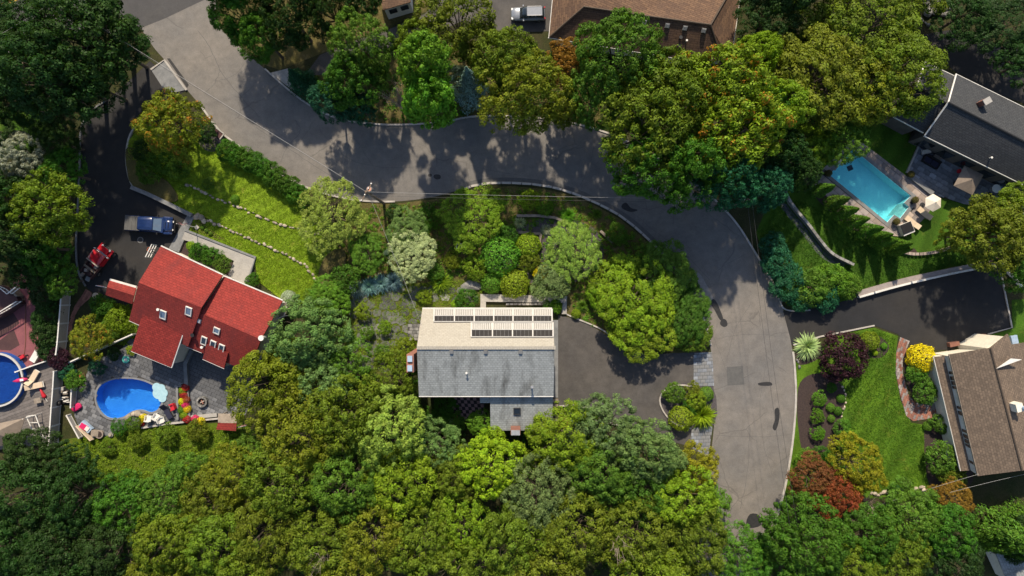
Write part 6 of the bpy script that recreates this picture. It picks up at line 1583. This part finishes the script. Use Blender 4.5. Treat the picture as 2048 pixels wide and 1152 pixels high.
# ---- shrubs, hedges, grasses
SH = [
('bush', 300, 345, 26, 'md', 'dark shrub on the bank above the driveway kerb', .4), ('bush', 330, 322, 30, 'md', 'larger dark shrub on the terraced lawn corner', .4), ('bush', 355, 332, 26, 'gr', 'green shrub on the upper lawn terrace', .42), ('bush', 290, 300, 24, 'dk', 'dark shrub by the inner driveway kerb', .4), ('bush', 408, 265, 24, 'dk', 'dark shrub below the yellow green corner tree', .4),
('bush', 418, 367, 13, 'gr', 'small shrub on the lawn above the upper stone row', .45), ('topi', 470, 398, 8, 'gr', 'tiny shrub on the lawn beside the upper stone row', .42),
('bush', 400, 505, 20, 'md', 'left green shrub in the concrete bed', 0), ('bush', 425, 512, 20, 'md', 'middle green shrub in the concrete bed', 0), ('loose', 445, 528, 20, 'gr', 'right leafy shrub in the concrete bed', 0), ('topi', 383, 492, 9, 'yg', 'small pale plant at the bed corner', 0),
('topi', 578, 597, 15, 'si', 'small blue grey conifer by the red roof corner', 0), ('bush', 505, 560, 14, 'md', 'dark shrub at the end of the concrete walk', .1),
('loose', 640, 610, 34, 'gr', 'green shrub right of the red house lawn', 0), ('loose', 690, 560, 32, 'md', 'dark green shrub left of the blue grass strip', 0), ('bush', 790, 425, 18, 'dk', 'dark shrub beside the transformer pole', 0), ('loose', 850, 435, 26, 'md', 'green shrub left of the willow like tree', 0), ('loose', 1015, 470, 22, 'md', 'dark green shrub right of the willow like tree', 0),
('topi', 1000, 511, 36, 'gr', 'big bright green clipped ball in the garden', 0), ('topi', 1057, 490, 23, 'yg', 'clipped dome beside the timber edge', 0), ('topi', 1028, 567, 27, 'oy', 'yellow green clipped ball above the walk', 0), ('topi', 983, 566, 20, 'gr', 'green clipped ball left of the yellow one', 0), ('topi', 1010, 550, 12, 'gr', 'small clipped ball between the two big ones', 0), ('loose', 948, 535, 26, 'yg', 'speckled yellow shrub left of the bright ball', 0), ('loose', 905, 522, 18, 'oy', 'olive low shrub near the white square frame', 0), ('bush', 1058, 522, 20, 'ol', 'brownish shrub under the clipped dome', 0), ('loose', 1082, 545, 16, 'go', 'yellow twiggy shrub by the clipped balls', 0),
('grass', 1137, 431, 18, 'br', 'bright green grass ball by the inner kerb', 0), ('grass', 1195, 428, 12, 'gr', 'small grass tuft by the inner kerb', 0), ('grass', 1165, 612, 15, 'gr', 'green grass tuft at the driveway corner', 0), ('topi', 1152, 628, 9, 'oy', 'tiny round shrub at the driveway corner', 0), ('grass', 880, 565, 26, 'yg', 'striped grass clump above the mossy yard', 0), ('grass', 1093, 460, 13, 'si', 'silvery grass tuft above the timber edge', 0), ('grass', 1040, 445, 14, 'wh', 'dry straw tuft above the timber edge', 0),
('grass', 715, 580, 20, 'bl', 'first blue grass clump from the left above the flagstones', 0), ('grass', 738, 574, 22, 'bl', 'second blue grass clump from the left above the flagstones', 0), ('grass', 762, 568, 22, 'bl', 'third blue grass clump from the left above the flagstones', 0), ('grass', 787, 564, 22, 'bl', 'fourth blue grass clump from the left above the flagstones', 0),
('bush', 932, 598, 22, 'md', 'green shrub above the tan roof corner', 0), ('topi', 912, 608, 9, 'yg', 'small lime shrub above the tan roof corner', 0), ('bush', 1112, 612, 14, 'br', 'bright green shrub at the right end of the walk', 0), ('bush', 1095, 615, 12, 'gr', 'green shrub beside the glazed roof corner', .1),
('loose', 1290, 515, 30, 'gr', 'green shrub at the top of the driveway grove', 0), ('loose', 1345, 528, 28, 'gr', 'green shrub pressed against the garden kerb blocks', 0), ('loose', 1245, 540, 30, 'gr', 'green shrub right of the bleached tree', 0), ('bush', 1200, 592, 28, 'yg', 'yellow green shrub at the left end of the driveway grove', 0), ('loose', 1372, 565, 26, 'md', 'dark shrub on the kerb side of the grove', 0), ('loose', 1060, 400, 22, 'yg', 'weedy yellow shrub under the top of the garden kerb', 0), ('loose', 985, 395, 20, 'gr', 'weedy green shrub right behind the garden kerb', 0), ('loose', 1090, 415, 18, 'br', 'bright low plant left of the grass ball', 0), ('loose', 1235, 470, 22, 'gr', 'low green shrub inside the kerb bend', 0), ('loose', 870, 545, 20, 'gr', 'green shrub under the silvery tree', 0),
('loose', 725, 625, 17, 'yg', 'small yellow green weed clump on the left flagstones', 0), ('loose', 765, 705, 18, 'gr', 'green weed clump on the lower flagstones', 0), ('loose', 848, 592, 16, 'yg', 'weed clump on the upper flagstones', 0), ('loose', 735, 665, 15, 'gr', 'green weed clump at the left of the mossy yard', 0), ('loose', 810, 690, 20, 'yg', 'yellow green shrub among the flagstones', 0), ('loose', 770, 655, 15, 'yg', 'small yellow plant in the mossy yard', 0), ('loose', 800, 722, 26, 'ol', 'brownish shrub left of the chimney', 0),
('loose', 890, 815, 26, 'md', 'dark shrub left of the checkered patio', 0), ('loose', 905, 850, 28, 'gr', 'leafy plant below the checkered patio', 0), ('grass', 893, 850, 18, 'wh', 'pale spiky plant below the checkered patio', 0), ('loose', 860, 830, 22, 'md', 'shrub under the grey roof corner', 0),
('bush', 1348, 787, 22, 'gr', 'clipped shrub in the upper left of the driveway island', 0), ('topi', 1412, 788, 14, 'gr', 'round shrub at the street side of the driveway island', 0), ('topi', 1362, 836, 23, 'oy', 'round clipped shrub in the lower left of the driveway island', 0), ('bush', 1390, 800, 20, 'yg', 'yellow shrub in the middle of the driveway island', 0), ('grass', 1405, 832, 32, 'lm', 'lime feathery shrub spilling onto the street', 0), ('bush', 1380, 815, 16, 'md', 'dark shrub in the centre of the driveway island', 0), ('loose', 1385, 780, 18, 'oy', 'twiggy yellow shrub in the driveway island', 0),
('loose', 1150, 822, 22, 'gr', 'low plants between the curved edgings', 0), ('loose', 1180, 832, 18, 'gr', 'low plants right between the curved edgings', 0), ('loose', 1130, 845, 16, 'rb', 'russet plant below the side steps', 0),
('bush', 1555, 525, 34, 'bg', 'blue green hedge shrub at the right street kerb', 0), ('bush', 1545, 490, 26, 'bg', 'upper blue green hedge shrub at the right street kerb', 0), ('bush', 1575, 565, 34, 'bg', 'blue green hedge shrub above the black driveway mouth', 0), ('bush', 1600, 598, 26, 'bg', 'low blue green shrub at the black driveway mouth', 0), ('bush', 1625, 575, 36, 'gr', 'green shrub beside the black driveway', 0), ('bush', 1665, 560, 34, 'br', 'bright green shrub beside the black driveway', 0), ('bush', 1695, 570, 28, 'gr', 'rightmost green shrub beside the black driveway', 0), ('bush', 1650, 595, 28, 'bg', 'dark green shrub at the edge of the black driveway', 0),
('grass', 1617, 694, 30, 'wh', 'variegated pale grass clump at the street corner', 0), ('bush', 1683, 713, 48, 'pu', 'big dark purple barberry on the right lawn', 0), ('topi', 1738, 682, 18, 'ol', 'low olive shrub in the rock bed', 0), ('topi', 1768, 692, 6, 'br', 'tiny green shrub in the rock bed', 0), ('topi', 1750, 706, 5, 'lm', 'tiny lime shrub in the rock bed', 0),
('topi', 1841, 716, 26, 'go', 'golden yellow ball shrub at the taupe house', 0), ('bush', 1830, 745, 22, 'gr', 'green shrub below the golden ball', 0), ('bush', 1848, 782, 25, 'gr', 'clipped shrub by the brick path bend', 0), ('bush', 1880, 848, 20, 'gr', 'green shrub below the brick path', 0), ('topi', 1856, 852, 9, 'gr', 'small shrub below the brick path', 0), ('bush', 1880, 912, 34, 'gr', 'large leafy shrub by the taupe house', 0), ('loose', 1905, 950, 28, 'ol', 'olive shrub at the corner of the taupe house', 0),
('loose', 1638, 798, 16, 'br', 'first bright green mound from the top of the mulch bed', 0), ('loose', 1635, 831, 15, 'br', 'second bright green mound from the top of the mulch bed', 0), ('loose', 1636, 867, 15, 'br', 'third bright green mound from the top of the mulch bed', 0), ('topi', 1661, 815, 8, 'gr', 'small green shrub right in the mulch bed', 0), ('topi', 1676, 822, 8, 'md', 'dark small shrub at the mulch bed rim', 0), ('topi', 1662, 837, 7, 'gr', 'lower small shrub in the mulch bed', 0), ('topi', 1682, 797, 8, 'md', 'dark shrub at the top rim of the mulch bed', 0), ('bush', 1663, 775, 10, 'md', 'shrub at the head of the mulch bed', 0),
('bush', 1685, 856, 18, 'gr', 'shrub between mulch bed and lawn', 0), ('bush', 1697, 885, 24, 'yg', 'light green shrub above the golden tree', 0), ('bush', 1610, 916, 20, 'br', 'bright shrub at the foot of the mulch bed', 0), ('bush', 1640, 912, 20, 'md', 'dark shrub at the foot of the mulch bed', 0),
('topi', 1790, 985, 14, 'dk', 'dark round shrub in the broken stone row', 0), ('topi', 405, 455, 4, 'gr', 'first tiny plant in the dry strip by the flag pole', .16), ('topi', 413, 461, 4, 'gr', 'second tiny plant in the dry strip by the flag pole', .16), ('topi', 421, 467, 4, 'gr', 'third tiny plant in the dry strip by the flag pole', .16), ('bare', 1748, 1010, 30, 'wh', 'bare white branched shrub below the golden tree', 0), ('bare', 1243, 1085, 26, 'wh', 'bare pale branches poking out of the lower right wood', 0), ('bare', 640, 1110, 24, 'wh', 'bare pale branches poking out of the lower left wood', 0), ('bare', 790, 195, 28, 'wh', 'bare pinkish twiggy shrub at the street kerb', 0),
('spruce', 612, 172, 30, 'bg', 'dark green cone shaped conifer by the paved corner', 0),
('loose', 205, 612, 24, 'md', 'dark shrub below the tree stump', 0), ('loose', 235, 640, 26, 'yg', 'leafy groundcover shrub below the shed', 0), ('loose', 218, 660, 22, 'gr', 'green shrub left of the red house gable', 0), ('bush', 118, 716, 24, 'pu', 'dark purple shrub at the fence corner', 0), ('loose', 150, 760, 22, 'gr', 'bright leafy shrub above the firewood', 0), ('bush', 135, 745, 18, 'bg', 'dark blue green shrub above the firewood', 0), ('bush', 195, 735, 16, 'bg', 'dark shrub at the head of the patio', 0), ('bush', 228, 706, 14, 'dk', 'dark shrub under the side roof', 0), ('loose', 262, 700, 10, 'lm', 'lime plant under the red side roof', 0),
('bush', 90, 590, 30, 'dk', 'top dark conifer hedge bush beside the beige fence', 0), ('bush', 95, 630, 30, 'dk', 'second dark conifer hedge bush beside the beige fence', 0), ('bush', 92, 670, 30, 'dk', 'third dark conifer hedge bush beside the beige fence', 0), ('bush', 98, 700, 22, 'dk', 'bottom dark conifer hedge bush beside the beige fence', 0),
('loose', 240, 855, 18, 'md', 'shrub below the blue pool rocks', 0), ('loose', 268, 848, 16, 'gr', 'green shrub by the pool rock edge', 0), ('topi', 287, 836, 8, 'go', 'yellow flowers by the pool rocks', 0), ('topi', 283, 846, 6, 'cr', 'red flowers by the pool rocks', 0),
('loose', 275, 880, 20, 'ol', 'left straggly shrub on the weedy slope', 0), ('loose', 335, 868, 22, 'ol', 'middle straggly shrub on the weedy slope', 0), ('loose', 395, 860, 24, 'ol', 'right straggly shrub on the weedy slope', 0), ('loose', 215, 895, 16, 'ol', 'small straggly shrub left on the weedy slope', 0),
]
FL = [(366, 781, 'yg', 'pale green'), (370, 776, 'cr', 'dark red'), (368, 790, 'cr', 'crimson'), (365, 803, 'go', 'yellow'), (372, 800, 'rd', 'rust'), (374, 818, 'go', 'bright yellow'), (364, 820, 'gr', 'green'), (368, 830, 'yg', 'light green'), (374, 838, 'cr', 'deep red'), (391, 838, 'pk', 'magenta'), (402, 842, 'go', 'golden'), (371, 810, 'pk', 'purple')]
for k, (kind, px, py, r, colr, lb, z) in enumerate(SH): plant(kind, px, py, r, colr, lb, None, 4.0 if 'poking' in lb else 2.4 if 'pinkish' in lb else 1.0, z)
for k, (px, py, colr, w) in enumerate(FL): plant('topi', px, py, 7.5, colr, '%s flower clump in the patio flower bed' % w, 'flower clumps of the patio bed', 1.0, .2)
for k in range(10):
    t_ = k / 9; px, py = 455 + t_ * 155, 302 + t_ * 100 - 12 * math.sin(t_ * 3.14)
    plant('bush', px, py, 22 if k < 9 else 17, 'md', 'dark hedge shrub along the street, %s from the top' % ('first', 'second', 'third', 'fourth', 'fifth', 'sixth', 'seventh', 'eighth', 'ninth', 'tenth')[k], 'hedge shrubs below the street', 1.1, .3)
for k, (px, py, r) in enumerate(((1630, 384, 15), (1655, 408, 16), (1672, 428, 16), (1692, 446, 16), (1718, 463, 16), (1742, 475, 14), (1748, 486, 15), (1776, 492, 15), (1782, 502, 13))):
    plant('cypress', px, py, r, 'gr', 'dark green arborvitae along the pool terrace, %s from the left' % ('first', 'second', 'third', 'fourth', 'fifth', 'sixth', 'seventh', 'eighth', 'ninth')[k], 'arborvitae row by the pool', 1.35)
for k, (px, py) in enumerate(((1960, 1075), (1985, 1085), (2000, 1062))):
    plant('cypress', px, py, 20, 'gr', ('left', 'lower', 'right')[k] + ' arborvitae beside the hidden shed', 'arborvitae at the lower right', 1.0)
for t in PLANTERS:
    o = link(bpy.data.objects.new('flowers', PROTO['topi'][0][0]), t); o.scale = (.38, .38, .38); o.location = (0, 0, .35); o.color = (.10, .09, .02, 1)

# ---- ground cover nobody could count
def cover(name, label, polys, n, rad, per, leaf, colr, cat_, avoid=()):
    pts = []
    for poly in polys:
        w = W(poly); xs = [p.x for p in w]; ys = [p.y for p in w]
        cnt = 0; tries = 0
        while cnt < n // len(polys) and tries < n * 20:
            tries += 1; x, y = pr.uniform(min(xs), max(xs)), pr.uniform(min(ys), max(ys))
            if inside((x, y), w) and not any(inside((x, y), a) for a in avoid): pts.append((x, y, 0)); cnt += 1
    cen = np.array(pts); me = leaf_mesh(name, *clump_leaves(cen, rng.uniform(rad * .5, rad * 1.3, len(cen)), per, leaf, .7, .5, .9), M['leaf'])
    o = link(bpy.data.objects.new(name, me)); o.color = (*CO[colr], 1); tag(o, label, cat_, None, 'stuff')
GARD = [(690, 408), (790, 412), (870, 402), (920, 392), (1020, 378), (1090, 384), (1140, 397), (1190, 416), (1240, 444), (1285, 480), (1330, 527), (1366, 580), (1394, 622), (1408, 672), (1410, 700), (1345, 702), (1240, 684), (1150, 632), (1140, 585), (960, 585), (930, 555), (840, 562), (700, 585), (672, 490)]
cover('undergrowth', 'low green undergrowth covering the inner garden', [GARD], 1900, .34, 26, .15, 'br', 'undergrowth')
cover('undergrowth', 'yellowish weeds scattered through the inner garden', [GARD], 1000, .25, 20, .13, 'yg', 'undergrowth')
cover('undergrowth', 'weeds on the slope below the patio', [[(118, 885), (255, 868), (300, 858), (430, 850), (500, 855), (520, 960), (420, 962), (200, 968), (120, 950)]], 1100, .26, 22, .14, 'yg', 'undergrowth')
cover('undergrowth', 'leafy groundcover below the small red shed', [[(192, 600), (255, 610), (272, 655), (258, 690), (225, 688), (188, 655)]], 330, .26, 22, .13, 'yg', 'undergrowth')
cover('undergrowth', 'dark undergrowth of the lower wood', [[(0, 960), (520, 930), (520, 760), (830, 740), (850, 850), (1120, 860), (1390, 920), (1430, 1030), (1400, 1150), (0, 1150)]], 1800, .5, 22, .24, 'md', 'undergrowth')
cover('undergrowth', 'dark undergrowth beneath the trees above the street', [[(600, 170), (700, 236), (820, 244), (1000, 226), (1200, 255), (1300, 300), (1430, 395), (1540, 400), (1640, 230), (1560, 60), (1480, 130), (1100, 90), (900, 80), (700, 130)]], 1500, .45, 22, .2, 'md', 'undergrowth')
cover('undergrowth', 'dark undergrowth beside the left driveway', [[(0, 120), (200, 180), (155, 260), (150, 560), (60, 560), (0, 560)]], 700, .45, 22, .2, 'dk', 'undergrowth')
cover('undergrowth', 'green moss tufts between the flagstones', [[(700, 592), (760, 572), (930, 562), (955, 590), (940, 612), (845, 612), (832, 735), (735, 740), (694, 700)]], 2300, .17, 16, .10, 'yg', 'undergrowth')

def turf(label, polys, n, colr, z=.01, h=.1):
    for poly in polys[:1]:
        pass
    P_ = []
    tot = 0
    for poly in polys:
        w = W(poly); xs = [p.x for p in w]; ys = [p.y for p in w]; c_ = 0; tr = 0
        while c_ < n // len(polys) and tr < n * 8:
            tr += 1; x, y = pr.uniform(min(xs), max(xs)), pr.uniform(min(ys), max(ys))
            if inside((x, y), w): P_.append((x, y, z)); c_ += 1
    C = np.array(P_); k = 4; C = np.repeat(C, k, 0) + rng.normal(size=(len(C) * k, 3)) * np.array([.07, .07, 0]); m = len(C)
    al = unit(np.stack([rng.normal(size=m) * .8, rng.normal(size=m) * .8, np.full(m, .6)], 1)); Nn = unit(np.cross(al, unit(rng.normal(size=(m, 3)))))
    C[:, 2] += h * .3
    me = leaf_mesh('grass', C, Nn, h * rng.uniform(.8, 1.8, m), rng.uniform(0, 1, (m, 3)), M['blade'], .35, al)
    o = link(bpy.data.objects.new('grass', me)); o.color = (*colr, 1); tag(o, label, 'grass', None, 'stuff')
turf('grass blades of the upper lawn terrace', [T1], 5000, (.19, .285, .016), .45); turf('grass blades of the middle lawn terrace', [T2], 6000, (.19, .285, .018), .3); turf('grass blades of the lower lawn terrace', [T3], 4500, (.19, .285, .016), .15)
turf('grass blades of the lawn by the taupe house', [[(1700, 668), (1748, 658), (1790, 675), (1790, 745), (1800, 800), (1822, 845), (1850, 855), (1845, 900), (1855, 970), (1740, 985), (1700, 880), (1690, 780), (1720, 740)]], 6000, (.07, .15, .012)); turf('grass blades of the lawn round the right pool', [[(1515, 465), (1560, 400), (1600, 400), (1640, 420), (1700, 470), (1800, 515), (1900, 510), (1960, 530), (1725, 580), (1620, 560), (1540, 530)]], 7000, (.045, .11, .012))
